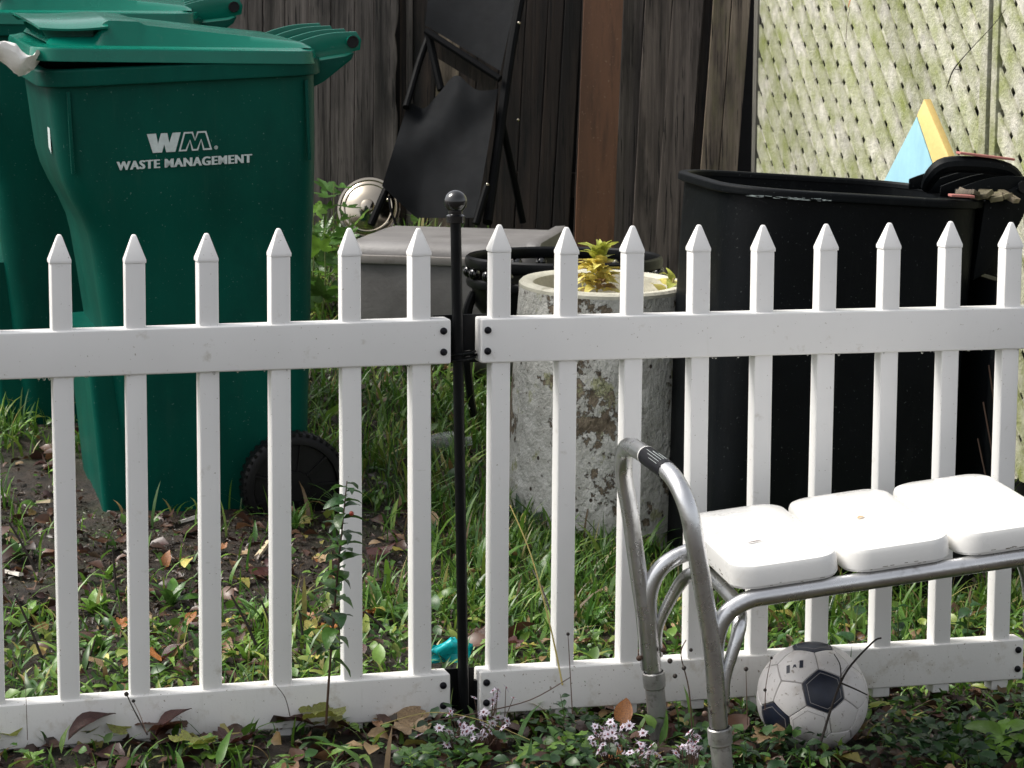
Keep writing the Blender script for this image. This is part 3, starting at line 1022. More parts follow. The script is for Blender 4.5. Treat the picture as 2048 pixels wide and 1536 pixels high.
# the lid hangs open behind
mb = MB()
mb.loft([rrect(0.335, 0.375, -0.27, 0.25, 0.016, BT - 0.17), rrect(0.338, 0.385, -0.28, 0.26, 0.016, BT - 0.4), rrect(0.36, 0.40, -0.27, 0.25, 0.016, BT - 0.72)])
lid_o = mb.build('lid', M['black_can'], bc, bevel=0.004)
for k in range(5):
    mb = MB()
    v = -0.22 + 0.1 * k
    mb.tube([(0.334, -0.285 + 0.01 * k, BT - 0.28 - 0.09 * k), (0.362, -0.285, BT - 0.40 - 0.09 * k)], 0.002, 5)
    mb.build('scratch', M['stem_brown'], lid_o)
mb = MB()
for _ in range(40):
    u = -0.20 + rnd.uniform(-0.1, 0.09)
    mb.box((u, -0.3045, BT + rnd.uniform(-0.004, 0.001)), (rnd.uniform(0.004, 0.022), 0.0006, rnd.uniform(0.0004, 0.0010)), Matrix.Rotation(rnd.uniform(-0.1, 0.1), 3, 'Y'))
mb.build('rim_scuffs', M['print'], bc, smooth=0)['kind'] = 'stuff'
# what is thrown on it
mb = MB()
for k in range(7):
    mb.box((0.25 + 0.018 * k, -0.23 + rnd.uniform(-.02, .02), BT + 0.028 + rnd.uniform(-0.003, 0.006)), (0.03, 0.05, 0.012), Euler((rnd.uniform(-.4, .4), rnd.uniform(-.4, .4), rnd.uniform(-1, 1))).to_matrix())
o = mb.build('wood_scraps', M['mossy_wood'], None, bevel=0.002)
o.matrix_world = Matrix.Translation(BCL) @ BCR_
tag(o, 'small mossy wood scraps lying on the rim of the black bin', 'wood scraps')

# ================================================================== PLANTER
pp = thing('concrete_planter', 'tall round concrete planter with flaking white paint behind the picket fence', 'planter', (0.215, 6.33, 0.045), frame(0, -1.2, 3.0))
m, nt, b = mat_base('peeling_paint')
vec, _ = coords(nt, (1, 1, 0.8))
n1 = noise_n(nt, vec, 5.5, 9, 0.66)
n2 = noise_n(nt, vec, 30, 6, 0.7)
ad = N(nt, 'ShaderNodeMath', operation='MULTIPLY_ADD')
ad.inputs[1].default_value = 0.45
nt.links.new(n2, ad.inputs[0])
nt.links.new(n1, ad.inputs[2])
under = ramp(nt, noise_n(nt, vec, 45, 5), 0.35, 0.65, (0.10, 0.075, 0.05), (0.26, 0.21, 0.15))
paint = ramp(nt, noise_n(nt, vec, 18, 5), 0.3, 0.7, (0.46, 0.45, 0.41), (0.70, 0.69, 0.65))
mask = ramp(nt, ad.outputs[0], 0.75, 0.765)
c = mixc(nt, mask, paint, under)
c = mixc(nt, ramp(nt, noise_n(nt, vec, 12, 7, 0.7), 0.58, 0.64), c, (0.40, 0.40, 0.24))
c = mixc(nt, ramp(nt, noise_n(nt, vec, 60, 6, 0.75), 0.615, 0.64), c, (0.17, 0.14, 0.105))
v3 = N(nt, 'ShaderNodeTexVoronoi')
v3.inputs['Scale'].default_value = 26
nt.links.new(vec, v3.inputs['Vector'])
c = mixc(nt, ramp(nt, v3.outputs['Distance'], 0.09, 0.13, (1, 1, 1), (0, 0, 0)), c, (0.055, 0.04, 0.03))
nt.links.new(c, b.inputs['Base Color'])
b.inputs['Roughness'].default_value = 0.8
hh = N(nt, 'ShaderNodeMath', operation='SUBTRACT')
nt.links.new(noise_n(nt, vec, 28, 6, 0.65), hh.inputs[0])
nt.links.new(mask, hh.inputs[1])
bump(nt, b, hh.outputs[0], 1.0, 0.022)
M['planter'] = m
mb = MB()
mb.lathe([(0.238, -0.03), (0.236, 0.1), (0.226, 0.35), (0.214, 0.58), (0.212, 0.62), (0.213, 0.632)], 64)
mb.build('planter_body', M['planter'], pp)
M['planter_rim'] = pmat('planter_rim', (0.52, 0.50, 0.41), 0.7, 0.12, 20, col2=(0.25, 0.23, 0.16), c2=(0.6, 0.75), s2=25, bmp=0.3)
mb = MB()
mb.lathe([(0.2125, 0.6321), (0.212, 0.640), (0.206, 0.646), (0.186, 0.646), (0.176, 0.640), (0.170, 0.60), (0.168, 0.55)], 64)
mb.build('planter_rim', M['planter_rim'], pp)
mb = MB()
mb.lathe([(0.1695, 0.575), (0.1, 0.583), (0.001, 0.587)], 40)
mb.build('potting_soil', pmat('potting_soil', (0.16, 0.13, 0.085), 0.9, 0.5, 40, bmp=1.0, bs=50), pp)


# ------------------------------------------------------------------ leaves
def leaf_mesh(name, L, Wd, mat, fold=0.25, droop=0.5, n=6, kind='ovate', up=0.3):
    """leaf from the origin along +x; kind sets the outline"""
    prof = {'ovate': lambda s: math.sin(math.pi * s ** 0.75) ** 0.8, 'lance': lambda s: math.sin(math.pi * s ** 0.6) * (1 - 0.3 * s), 'strap': lambda s: min(1, 6 * s + 0.3) * (1 - s ** 3),
            'round': lambda s: math.sqrt(max(0, 1 - (2 * s - 1) ** 2)), 'obov': lambda s: math.sin(math.pi * s ** 1.4) ** 0.8}[kind]
    vs, fs = [], []
    for i in range(n + 1):
        s = i / n
        w = max(0.001, prof(min(0.999, max(0.001, s)))) * Wd / 2
        if i in (0, n):
            w = max(0.0008, w * 0.3)
        x = L * s * (1 - 0.15 * droop * s)
        z = L * (up * s - droop * s * s)
        wv = 0.06 * Wd * math.sin(9 * s)
        vs += [(x, -w, z + fold * w + wv), (x, 0, z), (x, w, z + fold * w - wv)]
    for i in range(n):
        k = 3 * i
        fs += [[k, k + 3, k + 4, k + 1], [k + 1, k + 4, k + 5, k + 2]]
    mb = MB()
    mb.add(vs, fs)
    me = bpy.data.meshes.new(name)
    me.from_pydata([tuple(p) for p in mb.v], [], mb.f)
    me.materials.append(mat)
    me.shade_smooth()
    return me


def lobed_mesh(name, L, mat, lobes=5, deep=0.55, curl=0.25, seed=0):
    """maple like leaf with lobes; base at origin, along +x"""
    rr = random.Random(seed)
    pts = []
    K = lobes * 8
    for k in range(K + 1):
        a = -2.55 + 5.1 * k / K
        ph = (k / 8) % 1
        tip = abs(ph - 0.5) * 2
        r = L * (0.55 * (1 - deep * tip ** 0.8) + 0.45 * (1 - abs(a) / 3.4)) * (1 + 0.10 * (k % 2) - 0.05) * rr.uniform(0.95, 1.05)
        pts.append((r * math.cos(a) * 0.62 + L * 0.38, r * math.sin(a) * 0.62))
    c = Vector((L * 0.38, 0, 0))
    f = lambda x, y: curl * (math.sin(x / L * 4 + seed) * 0.10 * L + (abs(y) / L) ** 1.5 * 0.55 * L * (1 if seed % 2 else -0.7) + 0.05 * L * math.sin(13 * y / L + seed))
    vs = [(c.x, 0, f(c.x, 0))]
    for s in (0.5, 1.0):
        vs += [(c.x + (x - c.x) * s, y * s, f(c.x + (x - c.x) * s, y * s)) for x, y in pts]
    n = len(pts)
    fs = [[0, 1 + i, 2 + i] for i in range(n - 1)] + [[1 + i, 1 + n + i, 2 + n + i, 2 + i] for i in range(n - 1)]
    me = bpy.data.meshes.new(name)
    me.from_pydata(vs, [], fs)
    me.materials.append(mat)
    me.shade_smooth()
    return me


def orient(p, az, tilt, roll=0.0, sc=1.0):
    return Matrix.Translation(p) @ Matrix.Rotation(az, 4, 'Z') @ Matrix.Rotation(-tilt, 4, 'Y') @ Matrix.Rotation(roll, 4, 'X') @ Matrix.Scale(sc, 4)


# yellow plant in the planter
def planter_plant(label, top_px, base_px, Y, spread, cat='plant'):
    b0, t0 = W(*base_px, Y), W(*top_px, Y)
    t = thing('yellow_plant', label, cat, b0)
    mb = MB()
    mb.tube([(0, 0, -0.03), tuple((t0 - b0) * 0.5), tuple(t0 - b0)], 0.003, 6)
    mb.build('stem', M['straw'], t)
    lm = [leaf_mesh('leaf', 0.074, 0.040, LEAF[c], 0.3, 0.5, 5, 'lance') for c in ('yellow', 'yellow', 'lime', 'tan')]
    hgt = (t0 - b0).length
    for k in range(spread):
        s = rnd.uniform(0.05, 1.0)
        me = lm[2] if s > 0.78 else (lm[3] if s < 0.3 and rnd.random() < 0.5 else lm[rnd.choice((0, 1))])
        az = rnd.uniform(0, 2 * math.pi)
        p = (t0 - b0) * s + Vector((math.cos(az), math.sin(az), 0)) * rnd.uniform(0, 0.03) * (1 - s)
        put('leaf', me, t, orient(p, az, rnd.uniform(-0.2, 0.9) if s < 0.8 else rnd.uniform(0.5, 1.2), rnd.uniform(-.5, .5), rnd.uniform(0.6, 1.0)))
    return t


planter_plant('yellow leaved plant growing in the concrete planter', (1200, 512), (1192, 588), 6.27, 84)
planter_plant('small orange and yellow sprig at the shaded side of the planter', (1348, 556), (1335, 598), 6.27, 12)

# ================================================================== BENCH
BO = Vector((0.379, 4.075, 0.428))
byaw, btilt, bpt = 0.186, 0.112, 0.05
bu = Vector((math.cos(byaw) * math.cos(btilt), math.sin(byaw) * math.cos(btilt), math.sin(btilt)))
bv = Vector((-math.sin(byaw) * math.cos(bpt), math.cos(byaw) * math.cos(bpt), math.sin(bpt)))
bw_ = bu.cross(bv).normalized()
bv = bw_.cross(bu).normalized()
bm4 = Matrix(((bu.x, bv.x, bw_.x, 0), (bu.y, bv.y, bw_.y, 0), (bu.z, bv.z, bw_.z, 0), (0, 0, 0, 1)))
bench = thing('bath_bench', 'aluminium bath transfer bench with three white seat pads in front of the fence', 'bench', BO, bm4)
for k in range(3):
    mb = MB()
    a = lambda d, w, k=k: rrect(0.2 * k + d, 0.2 * k + 0.192 - d, 0.030 + d, 0.409 - d, 0.044 - d * 0.6, w, 7)
    mb.loft([a(0.012, -0.044), a(0.003, -0.042), a(0.0, -0.037), a(0.0, -0.010), a(0.003, -0.003), a(0.010, 0.0), a(0.03, 0.002), a(0.07, 0.003)])
    mb.build('seat_pad', M['seat'], bench, smooth=30)
mb = MB()
for k in range(44):
    side = rnd.random()
    if side < 0.5:
        mb.box((rnd.uniform(0.03, 0.17) + 0.2 * rnd.randint(0, 2), 0.0298, rnd.uniform(-0.040, -0.034)), (rnd.uniform(0.003, 0.010), 0.0004, 0.0008))
    else:
        mb.box((-0.0001, rnd.uniform(0.08, 0.36), rnd.uniform(-0.040, -0.026)), (0.0004, rnd.uniform(0.003, 0.012), rnd.uniform(0.0006, 0.002)))
mb.build('seat_dirt', M['grime'], bench, smooth=0)['kind'] = 'stuff'
TR = 0.0157
UB = -0.032
for v, nm in ((0.040, 'front'), (0.372, 'back')):
    mb = MB()
    ub = UB if nm == 'back' else 0.0
    mb.tube([(-0.045 + ub, v, -0.33), (-0.045 + ub, v, -0.20), (-0.04 + ub, v, -0.13), (-0.02 + ub * .8, v, -0.084), (0.02 + ub * .4, v, -0.062), (0.08, v, -0.059), (0.3, v, -0.059), (0.52, v, -0.059), (0.60, v, -0.062), (0.64, v, -0.084), (0.655, v, -0.13), (0.66, v, -0.20), (0.66, v, -0.33)], TR, 14, smooth=5)
    mb.build('frame_tube', M['alu'], bench)
    for u in (-0.045 + ub, 0.66):
        zb = -(BO.z + (bu * u + bv * v).z) / bw_.z
        gp = BO + bu * u + bv * v + bw_ * zb
        zb += g(gp.x, gp.y) - 0.02
        leg = MB()
        leg.tube([(u, v, -0.29), (u, v, zb)], 0.0180, 14)
        lo = leg.build('leg', M['alu_dirty'], bench)
        cl = MB()
        cl.lathe([(0.0182, -0.277), (0.0208, -0.279), (0.0212, -0.297), (0.0206, -0.300), (0.0206, -0.306), (0.0182, -0.309)], 20, Matrix.Translation((u, v, 0)))
        cl.build('collar', M['alu_dirty'], lo)
    # small dark feet of the pads
    for u in (0.05, 0.25, 0.45, 0.55):
        mb = MB()
        mb.lathe([(0.004, -0.074), (0.005, -0.072), (0.005, -0.062)], 8, Matrix.Translation((u, v, 0)), cap0=True)
        mb.build('rivet', M['stem_dark'], bench)
for u, s in ((-0.045, 1), (0.66, -1)):
    mb = MB()
    pts = [(u + s * 0.012, 0.035 + 0.0, -0.25), (u + s * 0.018, 0.037, -0.19), (u + s * 0.05, 0.05, -0.115), (u + s * 0.062, 0.085, -0.088), (u + s * 0.065, 0.14, -0.083), (u + s * 0.065, 0.27, -0.083),
           (u + s * 0.062 + (UB * .4 if s > 0 else 0), 0.322, -0.088), (u + s * 0.05 + (UB * .7 if s > 0 else 0), 0.357, -0.115), (u + s * 0.018 + (UB if s > 0 else 0), 0.370, -0.19), (u + s * 0.012 + (UB if s > 0 else 0), 0.372, -0.25)]
    mb.tube(pts, [0.008, 0.009, 0.0125, 0.0128, 0.0128, 0.0128, 0.0128, 0.0125, 0.009, 0.008], 12, smooth=5)
    mb.build('cross_tube', M['alu'], bench)
HANDLE = [(-0.047, 0.035, -0.27), (-0.046, 0.035, -0.17), (-0.048, 0.035, -0.11), (-0.0530, 0.035, -0.0436), (-0.0607, 0.036, 0.0500), (-0.0645, 0.043, 0.1000), (-0.0698, 0.062, 0.1340), (-0.0762, 0.100, 0.1570), (-0.0855, 0.165, 0.1655),
          (-0.0926, 0.265, 0.1665), (-0.0955, 0.340, 0.1560), (-0.0972, 0.376, 0.1180), (-0.0965, 0.384, 0.0800), (-0.0922, 0.383, 0.0306), (-0.0892, 0.380, -0.0443), (-0.0866, 0.375, -0.1180), (-0.0845, 0.372, -0.1700), (-0.084, 0.372, -0.27)]
mb = MB()
mb.tube(HANDLE, TR + 0.0005, 14, smooth=6)
hl = mb.build('grab_handle', M['alu'], bench)
HP = [p for p in spline([Vector(p) for p in HANDLE], 6)]
seg_ = [p for p in HP if p.z > 0.12 and 0.115 < p.y < 0.215]
mb = MB()
mb.tube([tuple(p) for p in seg_], TR + 0.0012, 18, True)
st = mb.build('sticker_band', pmat('sticker_black', (0.008, 0.008, 0.011), 0.45, 0.1, spec=0.2), hl)
mb = MB()
mb.tube([tuple(seg_[-1]), tuple(seg_[-1] + (seg_[-1] - seg_[-2]).normalized() * 0.003)], TR + 0.0013, 18, True)
mb.build('sticker_edge', M['seat'], st)
mb = MB()
for k in range(5):
    a = R(40 + 17 * k)
    off = Vector((-math.cos(a), 0, math.sin(a))) * (TR + 0.0014)
    mid_ = seg_[1:-1]
    mb.tube([tuple(p + off) for p in mid_[:max(2, len(mid_) - rnd.randint(0, 2))]], 0.0003, 5)
mb.build('sticker_print', M['print'], st)
for v in (0.035, 0.372):
    du = UB if v > 0.1 else 0.0
    for c_, r_ in (((-0.071 + du, v - 0.008, -0.245), 0.0055), ((-0.026 + du, v - 0.014, -0.235), 0.005)):
        mb = MB()
        mb.ball(c_, r_, 8)
        mb.build('rivet', M['stem_brown'], bench)
# things lying on the seat
def on_bench(u, v, w):
    return BO + bu * u + bv * v + bw_ * w
o = put('fallen_leaf', leaf_mesh('dry_sliver', 0.034, 0.006, LEAF['maroon'], 0.3, 0.1, 6, 'lance', 0.06), None, Matrix.Translation(on_bench(0.06, 0.15, 0.005)) @ bm4 @ Matrix.Rotation(0.1, 4, 'Z'))
tag(o, 'thin dark red leaf sliver on the nearest white seat pad', 'leaf')
o = put('fallen_leaf', leaf_mesh('tan_scrap', 0.02, 0.009, LEAF['tan'], 0.2, 0.1, 5, 'ovate', 0.1), None, Matrix.Translation(on_bench(0.275, 0.20, 0.005)) @ bm4 @ Matrix.Rotation(0.6, 4, 'Z'))
tag(o, 'tiny tan leaf scrap on the middle white seat pad', 'leaf')

# ================================================================== SOCCER BALL
BR = 0.102
BC = Vector((0.556, 4.475, 0.107))
phi = (1 + 5 ** 0.5) / 2
ico = [Vector(v).normalized() for v in [(0, s * 1, t * phi) for s in (-1, 1) for t in (-1, 1)] + [(s * 1, t * phi, 0) for s in (-1, 1) for t in (-1, 1)] + [(t * phi, 0, s * 1) for s in (-1, 1) for t in (-1, 1)]]
nb = {i: [j for j in range(12) if j != i and ico[i].dot(ico[j]) > 0.4] for i in range(12)}
tocam = (Vector((0, 0, H)) - BC).normalized()
rgt = Vector((0, 0, 1)).cross(tocam).normalized() * 1
upv = tocam.cross(rgt)
A3 = (rgt * 0.21 + upv * 0.13 + tocam * 0.97).normalized()
adir = lambda deg: ((rgt * math.cos(R(deg)) + upv * math.sin(R(deg))) - A3 * A3.dot(rgt * math.cos(R(deg)) + upv * math.sin(R(deg)))).normalized()
B3 = adir(133)
hexc = [(ico[i] + ico[j] + ico[k]).normalized() for i in range(12) for j in nb[i] for k in nb[i] if i < j < k and k in nb[j]]
h0 = hexc[0]
hn = max((h for h in hexc if h is not h0), key=lambda h: h.dot(h0))
e1 = (hn - h0 * h0.dot(hn)).normalized()
src = Matrix((h0, e1, h0.cross(e1))).transposed()
dst = Matrix((A3, B3, A3.cross(B3))).transposed()
Rb = dst @ src.inverted()
ico = [Rb @ v for v in ico]
ball = thing('soccer_ball', 'worn white soccer ball with navy panels under the bench', 'ball', BC - Vector((0, 0, BR)))
ctr = Vector((0, 0, BR))


def ball_panel(poly, mat, name, inner=None):
    """one panel: a spherical polygon, slightly domed with rounded rims"""
    c = sum(poly, Vector()) / len(poly)
    c.normalize()
    ring0 = []
    K = 5
    for i in range(len(poly)):
        for k in range(K):
            ring0.append((poly[i].lerp(poly[(i + 1) % len(poly)], k / K)).normalized())
    rings = []
    for s, h in ((0.985, -0.0032), (0.975, -0.0012), (0.95, -0.0002), (0.85, 0.0004), (0.55, 0.0008), (0.25, 0.0009)):
        rings.append([ctr + (c.lerp(p, s)).normalized() * (BR + h) for p in ring0])
    mb = MB()
    mb.loft(rings, False, True)
    o = mb.build(name, M[mat], ball)
    if inner:
        ln = MB()
        a = [ctr + (c.lerp(p, 0.80)).normalized() * (BR + 0.0011) for p in ring0]
        b_ = [ctr + (c.lerp(p, 0.775)).normalized() * (BR + 0.0011) for p in ring0]
        n = len(a)
        ln.add(a + b_, [[i, (i + 1) % n, n + (i + 1) % n, n + i] for i in range(n)])
        ln.build('outline', M['seam'], o)
    return o


def sort_around(c, pts):
    x = (pts[0] - c * c.dot(pts[0])).normalized()
    y = c.cross(x)
    return sorted(pts, key=lambda p: math.atan2(p.dot(y), p.dot(x)))


hexes = []
for i in range(12):
    pts = sort_around(ico[i], [ico[i].lerp(ico[j], 1 / 3).normalized() for j in nb[i]])
    ball_panel(pts, 'ball_white', 'pentagon_panel')
    for j in nb[i]:
        for k in nb[i]:
            if i < j < k and k in nb[j]:
                c = (ico[i] + ico[j] + ico[k]).normalized()
                hp = sort_around(c, [ico[a].lerp(ico[b_], 1 / 3).normalized() for a in (i, j, k) for b_ in (i, j, k) if a != b_])
                dark = any(c.dot(q) > 0.97 for q in (A3, A3 * 0.334 + adir(95) * 0.943, A3 * 0.334 + adir(215) * 0.943))
                hexes.append((c, ball_panel(hp, 'ball_navy' if dark else 'ball_white', 'hexagon_panel', dark or c.dot(A3 * 0.745 + adir(253) * 0.667) > 0.97)))
mb = MB()
mb.lathe([(BR * math.sin(math.pi * k / 24) * 0.972 + 1e-5, -BR * 0.972 * math.cos(math.pi * k / 24)) for k in range(25)], 40, Matrix.Translation(ctr))
mb.build('seam', M['seam'], ball)
# the small printed mark on the upper left white panel
lg = (A3 * 0.76 + adir(139) * 0.65).normalized()
tx = (rgt - lg * lg.dot(rgt)).normalized()
ty = lg.cross(tx)
mb = MB()
for dx, sg in ((-0.0125, 1), (0.0125, 1), (0, 0.45)):
    q = [(-0.0035, -0.0085), (0.0035, -0.0085), (0.0035, 0.0085), (-0.0035, 0.0085)] if sg == 1 else [(-0.004, -0.004), (0.0, -0.001), (0.004, -0.004), (0.002, 0.004), (-0.002, 0.004)]
    vs = []
    for x, y in q:
        X, Yv = x + dx, y + dx * 0.28
        vs.append(ctr + (lg + tx * X / BR + ty * Yv / BR).normalized() * (BR + 0.0014))
    mb.add(vs, [list(range(len(vs)))])
mb.build('printed_mark', M['ball_navy'], ball, smooth=0)

# ================================================================== BACKGROUND CLUTTER
# grey tote lying on its side, open to the right
tb = W(680, 482, 7.5)
tote = thing('storage_tote', 'grey brown plastic storage tote lying on its side before the folded chair', 'storage box', (tb.x, tb.y, 0.285), frame(-9, -0.6, 0))
hh_ = tb.z - 0.285


def yz(d, x, r=0.05):
    return [Vector((x, p.x, p.y)) for p in rrect(0.0 + d, 0.66 - d, 0.0 + d, hh_ - d, r, 0, 6)]


mb = MB()
mb.loft([yz(0.03, -0.0), yz(0.008, 0.01), yz(0.0, 0.04), yz(0.0, 0.56)], True, False)
mb.build('tote_body', M['tote'], tote, smooth=40)
mb = MB()
mb.loft([yz(0.0, 0.5605), yz(-0.012, 0.562), yz(-0.014, 0.59), yz(-0.008, 0.602), yz(0.02, 0.604), yz(0.032, 0.598), yz(0.034, 0.30)], False, False)
mb.build('tote_rim', M['tote'], tote, smooth=40)
mb = MB()
mb.loft([yz(0.0345, 0.30), yz(0.0345, 0.299)], True, True)
mb.build('tote_inside', M['void'], tote)
mb = MB()
mb.box((0.29, -0.002, hh_ - 0.052), (0.50, 0.012, 0.026))
mb.build('moulded_band', M['tote_lid'], tote, bevel=0.005)

# leaning folding chair
ch = thing('folding_chair', 'black folding lounge chair with sagging charcoal fabric leaning on the fence', 'chair', W(880, 445, 8.25))
cb = ch.location.copy()


def cw(px_, py_, Y):
    return W(px_, py_, Y) - cb


def sheet(corners, name, mat, nu=16, nv=16, sag=None, th=0.004):
    """cloth between four corners (tl, tr, br, bl)"""
    tl, tr, br, bl = corners
    mb = MB()
    vs = []
    for side in (0, 1):
        for j in range(nv + 1):
            for i in range(nu + 1):
                s, t_ = i / nu, j / nv
                p = (tl.lerp(tr, s)).lerp(bl.lerp(br, s), t_)
                if sag:
                    p = p + sag(s, t_)
                vs.append(p + Vector((0, th * side, 0)))
    n = (nu + 1) * (nv + 1)
    fs = []
    for j in range(nv):
        for i in range(nu):
            k = j * (nu + 1) + i
            fs.append([k, k + 1, k + nu + 2, k + nu + 1])
            fs.append([n + k, n + k + nu + 1, n + k + nu + 2, n + k + 1])
    bord = [i for i in range(nu + 1)] + [j * (nu + 1) + nu for j in range(1, nv + 1)] + [nv * (nu + 1) + i for i in range(nu - 1, -1, -1)] + [j * (nu + 1) for j in range(nv - 1, 0, -1)]
    for a, b_ in zip(bord, bord[1:] + bord[:1]):
        fs.append([a, b_, n + b_, n + a])
    mb.add(vs, fs)
    return mb.build(name, mat, ch, smooth=50)


sheet((cw(862, -60, 8.85), cw(1045, -60, 8.75), cw(1001, 142, 8.5), cw(850, 50, 8.62)), 'back_sling', M['fabric'], sag=lambda s, t_: Vector((0, 0.03 * math.sin(math.pi * s), 0)))
sheet((cw(816, 205, 8.5), cw(996, 178, 8.42), cw(952, 436, 8.15), cw(764, 372, 8.22)), 'seat_sling', M['fabric'], 24, 24,
      sag=lambda s, t_: Vector((0, 0.05 * math.sin(math.pi * s) * (1 - 0.4 * t_) + 0.030 * math.sin(6 * s + 7 * t_) * (1 - t_) ** 1.5 + 0.004 * math.sin(11 * s - 9 * t_),
                                (0.066 * math.exp(-((s - 0.53) / 0.16) ** 2) - 0.030 * math.exp(-((s - 0.17) / 0.10) ** 2)) * (1 - t_) ** 3 - 0.07 * min(s / 0.36, (1 - s) / 0.64) * t_ ** 3)))
for path, r_ in (([(1052, -60, 8.72), (1024, 90, 8.55), (1000, 260, 8.4), (975, 445, 8.18)], 0.017), ([(858, 70, 8.66), (840, 120, 8.6), (828, 160, 8.56), (812, 215, 8.47)], 0.012),
                 ([(858, 70, 8.62), (866, 110, 8.6), (882, 180, 8.55)], 0.014), ([(790, 345, 8.3), (770, 385, 8.24), (742, 450, 8.2)], 0.013), ([(1003, 240, 8.46), (1022, 330, 8.5), (1046, 445, 8.55)], 0.012),
                 ([(975, 372, 8.2), (966, 400, 8.18), (952, 448, 8.15)], 0.013), ([(852, 62, 8.6), (1000, 158, 8.46)], 0.012), ([(778, 392, 8.2), (782, 420, 8.18), (792, 450, 8.16)], 0.004)):
    mb = MB()
    mb.tube([tuple(cw(*p)) for p in path], r_, 10, smooth=3)
    mb.build('frame_tube', M['chair_frame'], ch)
mb = MB()
mb.box(cw(925, 130, 8.72), (0.27, 0.02, 0.05), Matrix.Rotation(R(31), 3, 'Y'))
mb.build('crossbar', M['dark_wood'], ch)
for p in ((1038, 46, 8.5), (776, 400, 8.2), (975, 369, 8.17), (1036, 240, 8.45)):
    mb = MB()
    mb.ball(cw(*p), 0.006, 8)
    mb.build('bolt', M['chrome'], ch)

# bright metal lid / bowl by the fence
bp = W(737, 416, 8.55)
mt = Matrix.Translation(bp) @ Matrix.Rotation(R(90 - 18), 4, 'X') @ Matrix.Rotation(R(-6), 4, 'Y') @ Matrix.Scale(0.9, 4) @ Matrix.Scale(0.7, 4, (0, 0, 1))
mb = MB()
mb.lathe([(0.117, -0.012), (0.122, -0.004), (0.119, 0.004), (0.110, 0.006), (0.106, 0.002), (0.098, 0.010), (0.092, 0.012), (0.088, 0.009), (0.06, 0.030), (0.035, 0.040), (0.028, 0.041), (0.024, 0.055), (0.012, 0.062), (0.001, 0.063)], 48, mt)
o = mb.build('metal_lid', M['chrome'], None, smooth=25)
tag(o, 'shiny round metal pot lid propped up beside the green leafy weed', 'pot lid')

# iron plant stand
ist = thing('plant_stand', 'round black iron plant stand with a ball trimmed ring behind the planter', 'plant stand', (0.144, 7.0, 0.13))


def hoop(r, z, rad, name, flat=1.6):
    mb = MB()
    seg = 56
    rings = []
    for k in range(seg + 1):
        a = 2 * math.pi * k / seg
        d = Vector((math.cos(a), math.sin(a), 0))
        rings.append([d * (r + rad * math.cos(b_)) + Vector((0, 0, z + rad * flat * math.sin(b_))) for b_ in np.linspace(0, 2 * math.pi, 9)[:-1]])
    mb.loft(rings, False, False)
    mb.build(name, M['iron'], ist)


hoop(0.27, 0.545, 0.009, 'top_ring', 1.9)
hoop(0.268, 0.488, 0.007, 'lower_ring', 2.0)
mb = MB()
mb.ball((0, 0, 0), 0.0165, 12)
bme = mb.mesh('iron_ball', M['gloss_black'])
for k in range(22):
    a = 2 * math.pi * (k + 0.3) / 22
    put('iron_ball', bme, ist, Matrix.Translation((0.268 * math.cos(a), 0.268 * math.sin(a), 0.516)))
for k in range(4):
    a = R(190 + 90 * k)
    d = Vector((math.cos(a), math.sin(a), 0))
    mb = MB()
    mb.tube([d * 0.255 + Vector((0, 0, 0.46)), d * 0.275 + Vector((0, 0, 0.40)), d * 0.278 + Vector((0, 0, 0.30)), d * 0.262 + Vector((0, 0, 0.15)), d * 0.245 + Vector((0, 0, 0.04)), d * 0.262 + Vector((0, 0, -0.02))], [0.012, 0.014, 0.013, 0.011, 0.010, 0.012], 8, smooth=4)
    mb.build('leg', M['iron'], ist)
mb = MB()
mb.lathe([(0.262, 0.48), (0.25, 0.42), (0.20, 0.36), (0.12, 0.33), (0.001, 0.325)], 40)
mb.build('bowl', M['iron'], ist)

# painted gable leaning by the lattice
gp_ = W(1833, 236, 6.95)
bh = thing('birdhouse', 'small wooden gable painted sky blue with a yellow roof board behind the black bin', 'birdhouse', (gp_.x, 6.95, 0.55))
q = [W(1833, 234, 6.97), W(1768, 362, 7.08), W(1745, 410, 7.12), W(1893, 410, 6.87), W(1876, 362, 6.90)]
mb = MB()
o_ = bh.location
f_ = [p - o_ for p in q]
bk = [p - o_ + Vector((0.016, 0.014, 0)) for p in q]
mb.loft([f_, bk])
mb.build('gable', M['blue'], bh, bevel=0.001)
mb = MB()
q = [W(1833.5, 231, 6.955), W(1848, 198, 6.93), W(1912, 348, 6.80), W(1917, 400, 6.79), W(1890, 400, 6.83)]
f_ = [p - o_ for p in q]
bk = [p - o_ + Vector((0.022, 0.02, 0)) for p in q]
mb.loft([f_, bk])
mb.build('roof_board', M['yellow'], bh, bevel=0.002)

# twigs on the lattice
mb = MB()
mb.tube([tuple(W(*p)) for p in ((2010, 20, 6.72), (1985, 52, 6.8), (1940, 100, 6.9), (1908, 138, 6.98), (1897, 165, 7.0), (1893, 178, 7.0))], [0.0008, 0.001, 0.0011, 0.0022, 0.002, 0.0008], 6, smooth=4)
mb.tube([tuple(W(*p)) for p in ((1908, 138, 6.98), (1925, 140, 6.95))], 0.0012, 5)
tag(mb.build('vine_twig', M['stem_dark'], None), 'thin dry vine twig crossing the pale batten of the lattice', 'twig')
lf = thing('hanging_leaf', 'orange red leaf hanging on a thread before the lattice at the picture top', 'leaf', W(1708, -10, 6.6))
put('leaf_blade', leaf_mesh('hanging_blade', 0.055, 0.017, LEAF['orange'], 0.5, 0.4, 6, 'lance'), lf, orient((0.012, 0, 0.01), R(200), R(-50)))
mb = MB()
mb.tube([tuple(W(*p) - lf.location) for p in ((1700, 14, 6.6), (1694, 45, 6.62), (1692, 80, 6.62))], 0.0007, 5)
